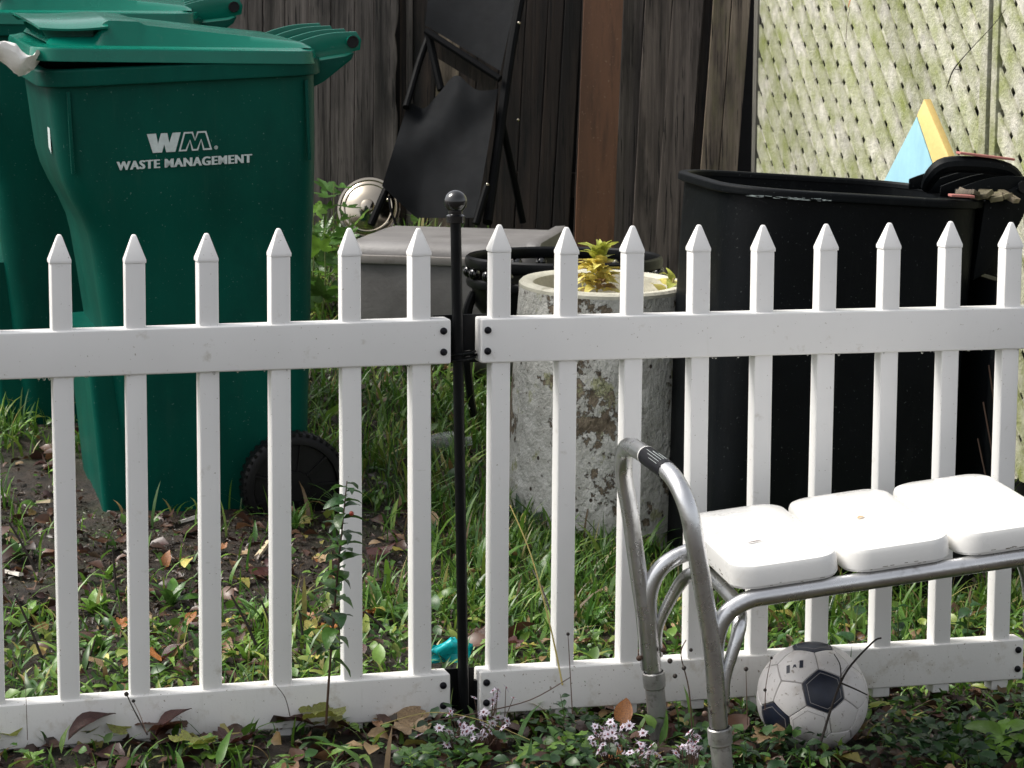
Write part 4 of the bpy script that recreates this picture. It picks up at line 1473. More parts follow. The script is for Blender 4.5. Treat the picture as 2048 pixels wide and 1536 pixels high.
mb.build('thread', M['stem_brown'], lf)
mb = MB()
kp = W(1972, 530, 6.45)
kz = kp.z - g(kp.x, kp.y)
mb.lathe([(0.030, -kz - 0.03), (0.030, -0.06), (0.038, -0.055), (0.042, -0.04), (0.042, 0.02), (0.037, 0.035), (0.02, 0.045), (0.001, 0.047)], 24, Matrix.Translation(kp))
o = mb.build('black_post', M['black_can'], None)
tag(o, 'short black capped post behind the handle end of the black bin', 'post')

# litter that can be told apart
pos = G(888, 1318)
mb = MB()
nu = 22
vs = []
for j in range(nu + 1):
    for i in range(nu + 1):
        a, h = math.pi * (i / nu - 0.5) * 1.15, j / nu
        rr_ = 0.044 * (1 - 0.30 * h ** 4) * (1 + 0.10 * math.sin(3 * a + 2 * h) + 0.05 * math.sin(7 * a - 3 * h))
        nv_ = mnoise.noise_vector(Vector((a * 1.6, h * 2.6, 3.3))) * 0.016 + mnoise.noise_vector(Vector((a * 4.5, h * 6.0, 7.1))) * 0.005
        vs.append((1.15 * rr_ * math.sin(a) + nv_.x + 0.012 * h, -0.7 * rr_ * math.cos(a) + nv_.y, nv_.z * 0.8 + 0.052 * h - 0.008 + h * 0.012 * math.sin(2.2 * a + 1) + h * 0.002 * math.sin(4 * a)))
mb.add(vs, [[j * (nu + 1) + i, j * (nu + 1) + i + 1, (j + 1) * (nu + 1) + i + 1, (j + 1) * (nu + 1) + i] for j in range(nu) for i in range(nu)])
o = mb.build('plastic_scrap', M['teal'], None, smooth=60)
o.location = pos + Vector((0, -0.02, 0))
tag(o, 'crumpled turquoise plastic scrap in the weeds beside the black post', 'plastic scrap')
m, nt, b = mat_base('clear_plastic')
b.inputs['Transmission Weight'].default_value = 0.9
b.inputs['Roughness'].default_value = 0.08
b.inputs['IOR'].default_value = 1.35
b.inputs['Base Color'].default_value = (0.85, 0.92, 0.92, 1)
bump(nt, b, noise_n(nt, coords(nt, (1, 1, 1))[0], 40), 0.8, 0.01)
pos = G(885, 912)
mb = MB()
mb.lathe([(0.001, -0.075), (0.03, -0.075), (0.034, -0.06), (0.031, -0.03), (0.034, 0.0), (0.033, 0.03), (0.022, 0.055), (0.012, 0.068), (0.012, 0.08), (0.001, 0.08)], 22, Matrix.Translation(pos + Vector((0, 0, 0.03))) @ Matrix.Rotation(0.3, 4, 'Z') @ Matrix.Rotation(R(84), 4, 'Y'))
o = mb.build('plastic_bottle', m, None)
tag(o, 'clear plastic bottle lying in the grass behind the black post', 'bottle')
for (ax, ay, bx, by, nm, lab, m_) in ((75, 1012, 103, 1016, 'wood_chip', 'pale wood chip on the bare soil at the far left', 'stick'), (514, 1122, 538, 1096, 'wood_chip', 'pale split stick standing on soil between two pickets', 'stick'),
                                     (360, 1052, 396, 1045, 'paper_scrap', 'thin white strip lying at the foot of the lettered green bin', 'paper'), (5, 1150, 42, 1166, 'paper_scrap', 'torn white paper scrap at the left picture edge', 'paper')):
    a, b_ = G(ax, ay), G(bx, by)
    b_.z = max(b_.z, a.z) + 0.012
    a.z += 0.008
    mb = MB()
    d = (b_ - a)
    nrm = d.cross(Vector((0, 0, 1))).normalized() * 0.006
    mb.loft([[a - nrm, a + nrm, a + nrm + Vector((0, 0, 0.006)), a - nrm + Vector((0, 0, 0.004))], [b_ - nrm * 1.2, b_ + nrm, b_ + nrm * 0.7 + Vector((0, 0, 0.009)), b_ - nrm + Vector((0, 0, 0.006))]])
    tag(mb.build(nm, M[m_], None, smooth=0), lab, 'wood chip' if nm == 'wood_chip' else 'paper')

# ================================================================== PLANTS AND LEAVES
exec_keep = []


def blocked(x, y):
    """inside the foot of something that stands on the ground"""
    x, y = np.asarray(x), np.asarray(y)
    out = np.zeros(x.shape, bool)
    for cx, cy, yaw, u0, u1, hv in ((-0.846, 6.226, 17, -0.25, 0.3, 0.25), (-1.075, 6.96, 9, -0.25, 0.3, 0.25), (0.709, 6.06, 12, -0.3, 0.3, 0.26), (tb.x + 0.3, tb.y + 0.33, -9, -0.31, 0.31, 0.33)):
        c, s = math.cos(R(yaw)), math.sin(R(yaw))
        dx, dy = x - cx, y - cy
        u, v = dx * c + dy * s, -dx * s + dy * c
        out |= (u > u0) & (u < u1) & (np.abs(v) < hv)
    out |= (x - 0.215) ** 2 + (y - 6.33) ** 2 < 0.235 ** 2
    out |= y > back_y(x) - 0.03
    out |= (x - BC.x) ** 2 + (y - BC.y) ** 2 < (0.07) ** 2
    return out


def tint_mesh(name, co, faces, cols, mat, kind='stuff'):
    me = bpy.data.meshes.new(name)
    me.from_pydata(co.tolist(), [], faces)
    at = me.attributes.new('tint', 'FLOAT_COLOR', 'POINT')
    at.data.foreach_set('color', np.concatenate([cols, np.ones((len(cols), 1))], 1).astype(np.float32).ravel())
    me.materials.append(M[mat])
    me.shade_smooth()
    o = put(name, me)
    o['kind'] = kind
    return o


rs = np.random.RandomState(11)


def sample(n, dens, x0=-2.5, x1=2.1, t0=-0.75, t1=4.9):
    x = rs.uniform(x0, x1, n)
    t = rs.uniform(t0, t1, n)
    y = fence_y(x) + t
    keep = (rs.rand(n) < dens(x, t)) & ~blocked(x, y)
    keep &= np.abs(x) < y * 0.28 + 0.6
    return x[keep], y[keep], t[keep]


def dirt(x, t):
    """how bare the soil is: 1 in the trodden patch before the green bins"""
    a = np.clip(1 - np.abs(t - 1.25) / 0.75, 0, 1) * np.clip((-0.12 - x) / 0.25, 0, 1)
    b_ = np.clip(1 - np.abs(t - 1.9) / 0.6, 0, 1) * np.clip((-0.75 - x) / 0.2, 0, 1)
    return np.clip(np.maximum(a, b_) * 1.7 * (0.55 + 0.9 * vnoise(x, t, 5, 9)), 0, 1)


def grass_d(x, t):
    n = vnoise(x, t, 4.5, 5) * 0.6 + vnoise(x, t, 13, 6) * 0.4
    base = np.clip(0.12 + 1.5 * (n - 0.33), 0.02, 1)
    lush = np.clip(1 - np.abs(x - 0.05) / 0.5, 0, 1) * (t > 0.75)
    base = np.clip(base + 0.5 * lush, 0, 1)
    base *= np.where(t < 0.0, 0.16, np.where(t < 0.7, 0.42, 1.0))
    return base * (1 - 0.93 * dirt(x, t))


def grass():
    x, y, t = sample(150000, grass_d)
    n = len(x)
    z = gz(x, y)
    az = rs.uniform(0, 2 * np.pi, n)
    L = rs.gamma(5, 0.014, n) + 0.02
    L *= np.where(t < 0.6, 0.75, 1.0)
    wd = rs.uniform(0.0013, 0.0032, n) + 0.012 * (L - 0.03) * rs.rand(n)
    wd *= np.where(rs.rand(n) < 0.28, 1.9, 1.0)
    L *= 0.88
    lean = rs.uniform(0.15, 1.0, n)
    K = 4
    hd = np.stack([np.cos(az), np.sin(az)], 1)
    sd = np.stack([-np.sin(az), np.cos(az)], 1)
    co = np.zeros((n, K * 2 + 1, 3))
    for k in range(K + 1):
        s = k / K
        r = L * lean * s ** 1.7
        h = L * (s - 0.42 * lean * s ** 2.2)
        w = wd * (1 - s ** 1.8) * (0.7 + 0.6 * s)
        cx, cy, cz = x + hd[:, 0] * r, y + hd[:, 1] * r, z - 0.004 + h
        if k < K:
            co[:, 2 * k] = np.stack([cx - sd[:, 0] * w, cy - sd[:, 1] * w, cz], 1)
            co[:, 2 * k + 1] = np.stack([cx + sd[:, 0] * w, cy + sd[:, 1] * w, cz + w * 0.5], 1)
        else:
            co[:, 2 * K] = np.stack([cx, cy, cz], 1)
    V = 2 * K + 1
    fs = []
    for i in range(n):
        o = i * V
        for k in range(K - 1):
            fs.append((o + 2 * k, o + 2 * k + 1, o + 2 * k + 3, o + 2 * k + 2))
        fs.append((o + 2 * K - 2, o + 2 * K - 1, o + 2 * K))
    pal = np.array([(0.080, 0.175, 0.022), (0.120, 0.235, 0.032), (0.045, 0.120, 0.020), (0.175, 0.265, 0.042), (0.30, 0.27, 0.10), (0.15, 0.10, 0.05)])
    ci = rs.choice(6, n, p=[0.34, 0.24, 0.22, 0.11, 0.06, 0.03])
    col = pal[ci] * rs.uniform(0.75, 1.25, (n, 1))
    return tint_mesh('grass', co.reshape(-1, 3), fs, np.repeat(col, V, 0), 'tint')


def scatter(name, tmpl, x, y, z, size, az, tilt, roll, col, mat):
    tv, tf = np.array(tmpl[0], float), tmpl[1]
    n, V = len(x), len(tv)
    p = np.repeat(tv[None], n, 0) * size[:, None, None]
    cr_, sr_ = np.cos(roll)[:, None], np.sin(roll)[:, None]
    a, b_ = p[..., 1] * cr_ - p[..., 2] * sr_, p[..., 1] * sr_ + p[..., 2] * cr_
    p[..., 1], p[..., 2] = a, b_
    ct, st_ = np.cos(tilt)[:, None], np.sin(tilt)[:, None]
    a, b_ = p[..., 0] * ct - p[..., 2] * st_, p[..., 0] * st_ + p[..., 2] * ct
    p[..., 0], p[..., 2] = a, b_
    ca, sa = np.cos(az)[:, None], np.sin(az)[:, None]
    a, b_ = p[..., 0] * ca - p[..., 1] * sa, p[..., 0] * sa + p[..., 1] * ca
    p[..., 0], p[..., 1] = a, b_
    p += np.stack([x, y, z], 1)[:, None, :]
    fs = [tuple(i * V + k for k in f) for i in range(n) for f in tf]
    return tint_mesh(name, p.reshape(-1, 3), fs, np.repeat(col, V, 0), mat)


def tm(me):
    r = ([tuple(v.co) for v in me.vertices], [tuple(p.vertices) for p in me.polygons])
    bpy.data.meshes.remove(me)
    return r


grass()
dm = LEAF['green']
# small broad leaved ground cover between the grass
x, y, t = sample(46000, lambda x, t: np.clip(np.where((t > 0.0) & (t < 0.85), 0.5, np.where(t < 0, np.where(x < 0.2, 0.08, 0.2), 0.16)) * (0.3 + 1.2 * vnoise(x, t, 6, 21)) * (1 - 0.8 * dirt(x, t)), 0, 1))
n = len(x)
pal = np.array([(0.075, 0.155, 0.025), (0.14, 0.25, 0.042), (0.036, 0.095, 0.022), (0.21, 0.27, 0.055), (0.20, 0.13, 0.05)])
col = pal[rs.choice(5, n, p=[0.36, 0.22, 0.24, 0.12, 0.06])] * rs.uniform(0.75, 1.25, (n, 1))
scatter('ground_cover', tm(leaf_mesh('t', 1.0, 0.55, dm, 0.25, 0.45, 4, 'ovate')), x, y, gz(x, y) + rs.uniform(0.0, 0.03, n), rs.gamma(6, 0.0034, n) + 0.010, rs.uniform(0, 6.28, n), rs.uniform(-0.1, 1.0, n), rs.normal(0, 0.4, n), col, 'tint')
x, y, t = sample(30000, lambda x, t: np.clip(np.where(t < 0, 0.15, np.where(t < 0.9, 0.5, 0.2)) * (vnoise(x, t, 5, 31) > 0.45) * (1 - 0.6 * dirt(x, t)), 0, 1))
n = len(x)
col = np.array((0.065, 0.15, 0.028)) * rs.uniform(0.6, 1.7, (n, 1))
scatter('clover', tm(leaf_mesh('t', 1.0, 0.9, dm, 0.2, 0.3, 4, 'round')), x, y, gz(x, y) + rs.uniform(0.004, 0.035, n), rs.uniform(0.008, 0.018, n), rs.uniform(0, 6.28, n), rs.uniform(-0.3, 0.5, n), rs.normal(0, 0.3, n), col, 'tint')
# narrow weed leaves and the crumbs of soil, moss and rotten leaves between them
x, y, t = sample(60000, lambda x, t: np.clip(np.where((t > 0.0) & (t < 1.0), 0.5, np.where(t < 0, 0.12, 0.2)) * (0.25 + 1.3 * vnoise(x, t, 8, 77)) * (1 - 0.85 * dirt(x, t)), 0, 1))
n = len(x)
pal = np.array([(0.085, 0.185, 0.028), (0.16, 0.28, 0.045), (0.045, 0.115, 0.022), (0.25, 0.30, 0.06), (0.22, 0.15, 0.06)])
col = pal[rs.choice(5, n, p=[0.34, 0.26, 0.22, 0.12, 0.06])] * rs.uniform(0.75, 1.25, (n, 1))
scatter('narrow_weeds', tm(leaf_mesh('t', 1.0, 0.20, dm, 0.3, 0.6, 4, 'lance')), x, y, gz(x, y) + rs.uniform(0.0, 0.02, n), rs.gamma(6, 0.006, n) + 0.015, rs.uniform(0, 6.28, n), rs.uniform(0.0, 1.2, n), rs.normal(0, 0.4, n), col, 'tint')
x, y, t = sample(150000, lambda x, t: np.where(t < 1.9, 0.45 + 0.5 * dirt(x, t), 0.15))
n = len(x)
pal = np.array([(0.035, 0.022, 0.015), (0.075, 0.048, 0.030), (0.018, 0.012, 0.009), (0.060, 0.070, 0.020), (0.20, 0.14, 0.08), (0.10, 0.045, 0.028)])
col = pal[rs.choice(6, n, p=[0.26, 0.24, 0.22, 0.14, 0.06, 0.08])] * rs.uniform(0.7, 1.3, (n, 1))
scatter('soil_crumbs', tm(leaf_mesh('t', 1.0, 0.45, dm, 0.6, 0.5, 2, 'ovate')), x, y, gz(x, y) + rs.uniform(0.0, 0.012, n), rs.gamma(3, 0.0034, n) + 0.003, rs.uniform(0, 6.28, n), rs.normal(0, 0.5, n), rs.normal(0, 0.7, n), col, 'litter')
# dead leaf litter
x, y, t = sample(24000, lambda x, t: np.clip(np.where(t < 0.02, 1.0, 0.18 + 0.24 * dirt(x, t)) * (0.3 + vnoise(x, t, 7, 41)), 0, 1))
n = len(x)
pal = np.array([(0.060, 0.028, 0.018), (0.10, 0.048, 0.028), (0.035, 0.018, 0.013), (0.19, 0.10, 0.05), (0.30, 0.20, 0.10), (0.055, 0.020, 0.017), (0.27, 0.24, 0.06)])
col = pal[rs.choice(7, n, p=[0.28, 0.22, 0.2, 0.1, 0.05, 0.1, 0.05])] * rs.uniform(0.7, 1.3, (n, 1))
scatter('leaf_litter', tm(leaf_mesh('t', 1.0, 0.62, dm, 0.45, 0.35, 4, 'ovate')), x, y, gz(x, y) + rs.uniform(0.002, 0.018, n), rs.gamma(5, 0.006, n) + 0.010, rs.uniform(0, 6.28, n), rs.normal(0, 0.3, n), rs.normal(0, 0.5, n), col, 'litter')

# single fallen leaves that the picture shows
FM = {}
for c in ('brown', 'maroon', 'orange', 'tan', 'yellow', 'yellowgreen'):
    FM[c] = [lobed_mesh('maple_blade', 1.0, LEAF[c], 5, 0.45, 0.9, 1), lobed_mesh('maple_blade', 1.0, LEAF[c], 5, 0.5, 0.8, 2), leaf_mesh('oval_blade', 1.0, 0.5, LEAF[c], 0.5, 0.3, 8, 'ovate', 0.25)]


def fallen(px_, py_, c, k, size, az, tilt, label, lift=0.02, roll=0.0, group=None, front=None):
    p = G(px_, py_)
    if front is not None:
        lift *= 0.55
        tilt *= 0.75
        front = 0.07
    if front is not None and p.y > fence_y(p.x) - front:
        p.y = fence_y(p.x) - front
        p.z = g(p.x, p.y)
    o = put('fallen_leaf', FM[c][k], None, orient(p + Vector((0, 0, lift)), az, tilt, roll, size))
    tag(o, label, 'leaf', group)


for a in ((332, 1140, 'orange', 2, 0.05, 1.2, 1.2, 'pale orange curled leaf standing on soil between second and third visible pickets', 0.0),
          (318, 1332, 'maroon', 2, 0.075, 0.2, 0.7, 'dark maroon ribbed leaf standing in weeds below the yellow sprout', 0.0),
          (480, 1150, 'maroon', 1, 0.10, 0.3, 0.1, 'large dark wet leaf flat on the bare soil left of the long stick', 0.012),
          (232, 1112, 'brown', 0, 0.11, 2.0, 0.15, 'dark brown leaf on soil below the first green bin', 0.015),
          (85, 950, 'brown', 2, 0.07, 0.4, 0.3, 'brown leaf with an orange tip on soil at the far left', 0.01),
          (440, 1348, 'yellowgreen', 2, 0.045, 0.8, 0.4, 'yellow leaf low in the grass right of the third picket', 0.02),
          (640, 1290, 'orange', 0, 0.05, 0.8, 0.4, 'small orange leaf behind the sapling stem', 0.02),
          (870, 1062, 'tan', 2, 0.045, 1.9, 1.0, 'pale tan leaf standing in the grass left of the black post', 0.01),
          (1046, 1072, 'yellow', 2, 0.03, 1.5, 1.2, 'small yellow leaf upright in grass before the planter', 0.03),
          (930, 1300, 'brown', 1, 0.07, 0.6, 0.5, 'dull brown crumpled leaf right of the turquoise scrap', 0.02),
          (720, 1120, 'maroon', 1, 0.09, 0.1, 0.25, 'dark red brown leaf in the grass between the sapling and the post', 0.02),
          (1220, 1160, 'tan', 2, 0.06, 0.1, 0.15, 'pale tan leaf lying at the foot of the planter', 0.015),
          (1000, 1372, 'maroon', 0, 0.05, 0.0, 0.3, 'small red leaf against the end of the right bottom rail', 0.08)):
    fallen(*a[:8], lift=a[8])
for a in ((150, 1490, 'maroon', 2, 0.10, 0.5, 0.6, 'large maroon ribbed leaf upright before the left bottom rail', 0.05), (40, 1500, 'yellowgreen', 0, 0.10, 2.5, 0.3, 'yellow green maple leaf at the bottom left corner', 0.05),
          (215, 1478, 'yellowgreen', 1, 0.11, 1.4, 0.55, 'yellow green maple leaf with dark blotch propped on the left rail', 0.05), (330, 1462, 'maroon', 2, 0.085, 0.3, 0.9, 'narrow maroon leaf standing up against the left bottom rail', 0.04),
          (270, 1500, 'brown', 0, 0.11, 0.6, 0.3, 'dark wet brown leaf under the narrow maroon one', 0.04), (355, 1530, 'yellowgreen', 0, 0.09, 0.9, 0.25, 'pale yellow maple leaf at the bottom edge below the rail', 0.04),
          (600, 1445, 'yellowgreen', 0, 0.10, 0.2, 0.45, 'yellow maple leaf lying against the rail left of the sapling foot', 0.05), (640, 1480, 'yellowgreen', 1, 0.08, 1.2, 0.3, 'smaller yellow leaf with brown spots at the sapling foot', 0.04),
          (770, 1470, 'tan', 1, 0.11, 1.0, 0.5, 'large pale tan leaf folded below the post end of the left rail', 0.03), (840, 1500, 'tan', 0, 0.08, 2.2, 0.4, 'grey tan curled leaf below the post', 0.03),
          (1245, 1470, 'orange', 2, 0.07, 1.4, 1.1, 'orange brown leaf standing beside the rear bench leg', 0.02), (1530, 1525, 'tan', 0, 0.085, 1.1, 0.7, 'big yellow brown leaf leaning before the soccer ball', 0.03),
          (1640, 1470, 'yellow', 2, 0.03, 0.3, 0.3, 'small orange yellow leaf right of the ball foot', 0.04), (1180, 1530, 'orange', 1, 0.07, 0.4, 0.3, 'rusty leaf at the bottom edge left of the asters', 0.03),
          (500, 1500, 'brown', 1, 0.10, 2.1, 0.35, 'broad brown leaf before the middle of the left rail', 0.03), (430, 1520, 'maroon', 0, 0.09, 0.9, 0.3, 'maroon maple leaf at the bottom edge', 0.03)):
    fallen(*a[:8], lift=a[8], front=0.05)
ORD = ('first', 'second', 'third', 'fourth', 'fifth', 'sixth')
LG = [((a + b_) / 2, py_) for a, b_, py_ in ((840, 703, 1350), (703, 566, 1360), (566, 424, 1370), (424, 281, 1380), (281, 135, 1390))]
RG = [((a + b_) / 2, py_) for a, b_, py_ in ((995, 1128, 1330), (1128, 1260, 1325), (1260, 1386, 1316), (1386, 1512, 1306), (1512, 1633, 1300), (1633, 1755, 1292))]
for side, gaps in (('left', LG), ('right', RG)):
    for q, (gx, gy) in enumerate(gaps):
        for where, lo, hi in (('close behind the bottom rail', 12, 45), ('midway back', 80, 130), ('far back', 190, 280)):
            if side == 'right' and (q > 2 and where != 'close behind the bottom rail' or q > 0 and where == 'far back'):
                continue
            for c in rnd.sample(('brown', 'maroon', 'orange', 'tan', 'yellow'), 2 if where == 'far back' else 3):
                p = G(gx + rnd.uniform(-44, 44), gy - rnd.uniform(lo, hi))
                if bool(blocked(np.array([p.x]), np.array([p.y]))[0]):
                    continue
                o = put('fallen_leaf', rnd.choice(FM[c]), None, orient(p + Vector((0, 0, rnd.uniform(0.008, 0.03))), rnd.uniform(0, 6.3), rnd.uniform(-0.2, 0.7), rnd.uniform(-.6, .6), rnd.uniform(0.025, 0.055)))
                tag(o, '%s leaf %s in the %s gap %s of the post' % ({'maroon': 'dark red', 'orange': 'orange brown'}.get(c, c), where, ORD[q], side), 'leaf', 'fallen leaves behind the picket fence')


# rosette weeds
def weed(px_, py_, label, n, L, Wd, c='green', kind='strap', up=(0.3, 1.2), pos=None, group=None, droop=0.5):
    p = pos or G(px_, py_)
    t = thing('weed', label, 'weed', p, None, group)
    me = [leaf_mesh('leaf', L, Wd, LEAF[c], 0.3, droop * f_, 7, kind) for f_ in (0.7, 1.2)]
    for k in range(n):
        put('leaf', rnd.choice(me), t, orient((rnd.uniform(-.006, .006), rnd.uniform(-.006, .006), 0), 2 * math.pi * k / n + rnd.uniform(-.3, .3), rnd.uniform(*up), rnd.uniform(-.3, .3), rnd.uniform(0.65, 1.1)))
    return t


gw = 'leafy weeds behind the left picket panel'
for px_, py_, lb, n, L, Wd, c in ((340, 1215, 'broad leaved green rosette under the bare soil between second and third pickets', 8, 0.10, 0.032, 'green'), (320, 1270, 'yellow sprout in the weeds between the second and third pickets', 6, 0.025, 0.010, 'yellow'),
                               (520, 1250, 'long leaved green weed right of the fourth picket', 9, 0.11, 0.018, 'green'), (500, 1330, 'bright grassy tuft behind the rail right of the fourth picket', 14, 0.10, 0.010, 'bright'),
                               (760, 1240, 'long strap leaved tuft between the sapling and the next picket', 9, 0.12, 0.016, 'green'), (730, 1010, 'strap leaved tuft beyond the sapling top', 8, 0.10, 0.018, 'green'),
                               (60, 1240, 'green weed low beside the first picket at the left', 9, 0.07, 0.026, 'bright'), (190, 1230, 'light green leafy weed between the first and second pickets', 10, 0.07, 0.030, 'bright'),
                               (200, 1310, 'spreading green weed close behind the left bottom rail', 9, 0.08, 0.028, 'green'), (220, 1160, 'curled light green leaf cluster near the soil edge', 6, 0.06, 0.016, 'bright'),
                               (940, 1210, 'strap leaved weed right behind the black post', 8, 0.13, 0.018, 'green'), (960, 1140, 'broad leaved weed beyond the black post', 7, 0.10, 0.022, 'green'),
                               (1080, 1180, 'wide leaved weed between the first two pickets of the right panel', 8, 0.10, 0.030, 'green'), (1040, 1060, 'dark strap leaved weed at the planter foot', 9, 0.12, 0.020, 'dark'),
                               (1200, 1130, 'green grassy weed against the planter front', 12, 0.11, 0.012, 'green'), (1190, 1260, 'fine green weed between third and second pickets of the right panel', 12, 0.09, 0.016, 'green'),
                               (1300, 1090, 'upright broad leaf weed between the planter and the black bin', 6, 0.14, 0.034, 'dark'), (1570, 1230, 'long leaved grassy tuft under the bench before the black bin', 14, 0.15, 0.012, 'dark'),
                               (1660, 1240, 'grassy tuft under the middle of the bench', 10, 0.13, 0.012, 'dark'), (640, 500, 'strap leaved tuft beside the lettered bin near the tote', 10, 0.16, 0.020, 'green'),
                               (860, 1020, 'broad leaf weed left of the post in the tall grass', 8, 0.10, 0.024, 'green'), (35, 1120, 'grey green weed at the left picture edge', 8, 0.06, 0.024, 'green'), (30, 880, 'grass tuft at the foot of the hidden green bin', 14, 0.10, 0.008, 'bright'),
                               (590, 1060, 'grass tuft under the big bin wheel', 16, 0.12, 0.008, 'green'), (690, 1040, 'grass tuft right of the bin wheel', 16, 0.13, 0.009, 'green'), (430, 1170, 'small light weed on the bare soil', 6, 0.05, 0.014, 'bright')):
    weed(px_, py_, lb, n, L, Wd, c)


# plants with a stem and side leaves
def stem_plant(name, label, path, leaves, mat_stem, leaf_me, r=0.0022, cat='plant', az_bias=None, t0=0.15, size=(0.7, 1.1), tilt=(0.0, 0.7), group=None):
    t = thing(name, label, cat, path[0], None, group)
    P = [Vector(p) - Vector(path[0]) for p in path]
    mb = MB()
    mb.tube([tuple(p) for p in P], [r, r * 0.8, r * 0.4], 6, smooth=4)
    mb.build('stem', M[mat_stem], t)
    S = spline(P, 10)
    for k in range(leaves):
        s = t0 + (1 - t0) * (k + rnd.uniform(0, 0.6)) / leaves
        p = S[min(len(S) - 1, int(s * (len(S) - 1)))]
        az = k * 2.4 + rnd.uniform(-.4, .4) if az_bias is None else rnd.choice(az_bias) + rnd.uniform(-.5, .5)
        put('leaf', rnd.choice(leaf_me), t, orient(p, az, rnd.uniform(*tilt), rnd.uniform(-.5, .5), rnd.uniform(*size) * (1.1 - 0.45 * s)))
    return t


YS = 4.27
sap = [leaf_mesh('leaf', 0.058, 0.030, LEAF[c], 0.35, 0.45, 6, 'ovate') for c in ('deep', 'deep', 'green')]
stem_plant('sapling', 'tall dark leaved sapling standing before the fifth picket of the left panel', [W(652, 1448, YS + 0.03), W(660, 1330, YS), W(672, 1180, YS - 0.02), (W(684, 1060, YS - 0.02)), W(694, 962, YS - 0.02)], 46, 'stem_brown', sap, 0.0026, 'sapling', t0=0.28, tilt=(-0.7, 0.5))
mb = MB()
mb.ball(W(703, 1027, YS - 0.03), 0.0042, 10)
tag(mb.build('berry', LEAF['red'], None), 'single dark red berry on the sapling', 'berry')

# mugwort with cut leaves beside the tote
mug = [lobed_mesh('leaf', 0.135, LEAF[c], 5, 0.8, 0.5, s) for c, s in (('green', 3), ('bright', 4), ('green', 5))]
mugs = (('tall cut leaved green weed beside the pot lid', 650, 560, 668, 366, 8.05, 17), ('cut leaved weed close to the lettered bin', 616, 560, 626, 430, 7.95, 12), ('cut leaved weed leaning over the tote corner', 672, 540, 700, 428, 7.9, 10), ('low cut leaved weed before the tall one', 640, 590, 648, 470, 7.8, 10))
for lb, bx, by, tx, ty, Y, n in mugs:
    a, b_ = W(bx, by, Y), W(tx, ty, Y)
    a.z = g(a.x, a.y) - 0.01
    stem_plant('leafy_weed', lb, [a, a.lerp(b_, 0.5) + Vector((0.01, 0, 0)), b_], n, 'stem_green', mug, 0.0035, 'weed', t0=0.15, size=(0.7, 1.15), tilt=(-0.2, 0.8))

frontm = [lobed_mesh('leaf', 0.062, LEAF[c], 5, 0.5, 0.4, s_) for c, s_ in (('bright', 6), ('green', 7), ('bright', 8))]
for lb, px_, py_, Y, n in (('bright lobed leaf seedling before the end of the right bottom rail', 1150, 1462, 4.33, 6), ('lobed green seedling right of the asters below the post', 1090, 1500, 4.25, 7), ('low lobed seedling at the bottom edge below the post', 940, 1528, 4.2, 6),
                           ('small pale green seedling before the middle of the left bottom rail', 425, 1478, 4.2, 7), ('low green seedling at the bottom edge below the fourth picket', 580, 1528, 4.15, 5), ('bright green seedling at the bottom edge between the bench legs', 1345, 1528, 4.12, 6),
                           ('low green seedling in the left bottom corner', 60, 1490, 4.12, 5), ('bright seedling below the tan folded leaf', 830, 1530, 4.18, 6)):
    b0 = W(px_, py_, Y)
    b0.z = g(b0.x, b0.y)
    stem_plant('seedling', lb, [b0, b0 + Vector((0.004, 0, 0.02)), b0 + Vector((0.0, -0.008, 0.045))], n, 'stem_green', frontm, 0.0014, 'weed', t0=0.3, size=(0.6, 1.1), tilt=(-0.3, 0.5))

# broad leaved shoots under the bench
brd = [leaf_mesh('leaf', 0.062, 0.040, LEAF[c], 0.25, 0.4, 7, 'ovate') for c in ('green', 'dark')]
for lb, bx, by, tx, ty, Y, n, me in (('broad leaved shoot under the middle bench pad', 1705, 1300, 1715, 1215, 5.0, 4, brd), ('bushy green shoot right of the bench middle', 1800, 1290, 1795, 1205, 5.05, 9, brd), ('leafy shoot with yellow tip near the right end of the fence', 1930, 1285, 1940, 1205, 5.05, 9, brd),
                                    ('dark shoot behind the last picket', 1985, 1280, 1988, 1215, 5.0, 6, brd)):
    a, b_ = W(bx, by, Y), W(tx, ty, Y)
    a.z = g(a.x, a.y)
    stem_plant('leafy_shoot', lb, [a, a.lerp(b_, 0.5), b_], n, 'stem_green', me, 0.002, 'plant', t0=0.3, size=(0.7, 1.1), tilt=(-0.3, 0.5))

# periwinkle like ground cover before the right panel
per = [leaf_mesh('leaf', 0.040, 0.021, LEAF[c], 0.25, 0.35, 6, 'ovate') for c in ('deep', 'deep', 'dark', 'green')]
xs_, ys_ = [], []
for k in range(95):
    cx_ = rnd.uniform(0.28, 1.25) if k < 70 else rnd.uniform(-0.2, 0.3)
    cy_ = fence_y(cx_) - rnd.uniform(0.13, 0.46)
    for _ in range(14):
        xs_.append(cx_ + rnd.gauss(0, 0.03))
        ys_.append(min(fence_y(cx_) - 0.035, cy_ + rnd.gauss(0, 0.03)))
x, y = np.array(xs_), np.array(ys_)
kp_ = ((x - BC.x) ** 2 + (y - BC.y) ** 2 > 0.105 ** 2)
x, y = x[kp_], y[kp_]
n = len(x)
pal = np.array([(0.028, 0.070, 0.024), (0.018, 0.050, 0.018), (0.050, 0.115, 0.030), (0.08, 0.17, 0.04)])
col = pal[rs.choice(4, n, p=[0.4, 0.3, 0.2, 0.1])] * rs.uniform(0.75, 1.25, (n, 1))
scatter('vine_cover', tm(leaf_mesh('t', 1.0, 0.55, dm, 0.25, 0.35, 5, 'ovate')), x, y, gz(x, y) + rs.uniform(0.006, 0.055, n), rs.uniform(0.018, 0.038, n), rs.uniform(0, 6.28, n), rs.uniform(-0.4, 0.6, n), rs.normal(0, 0.4, n), col, 'tint')
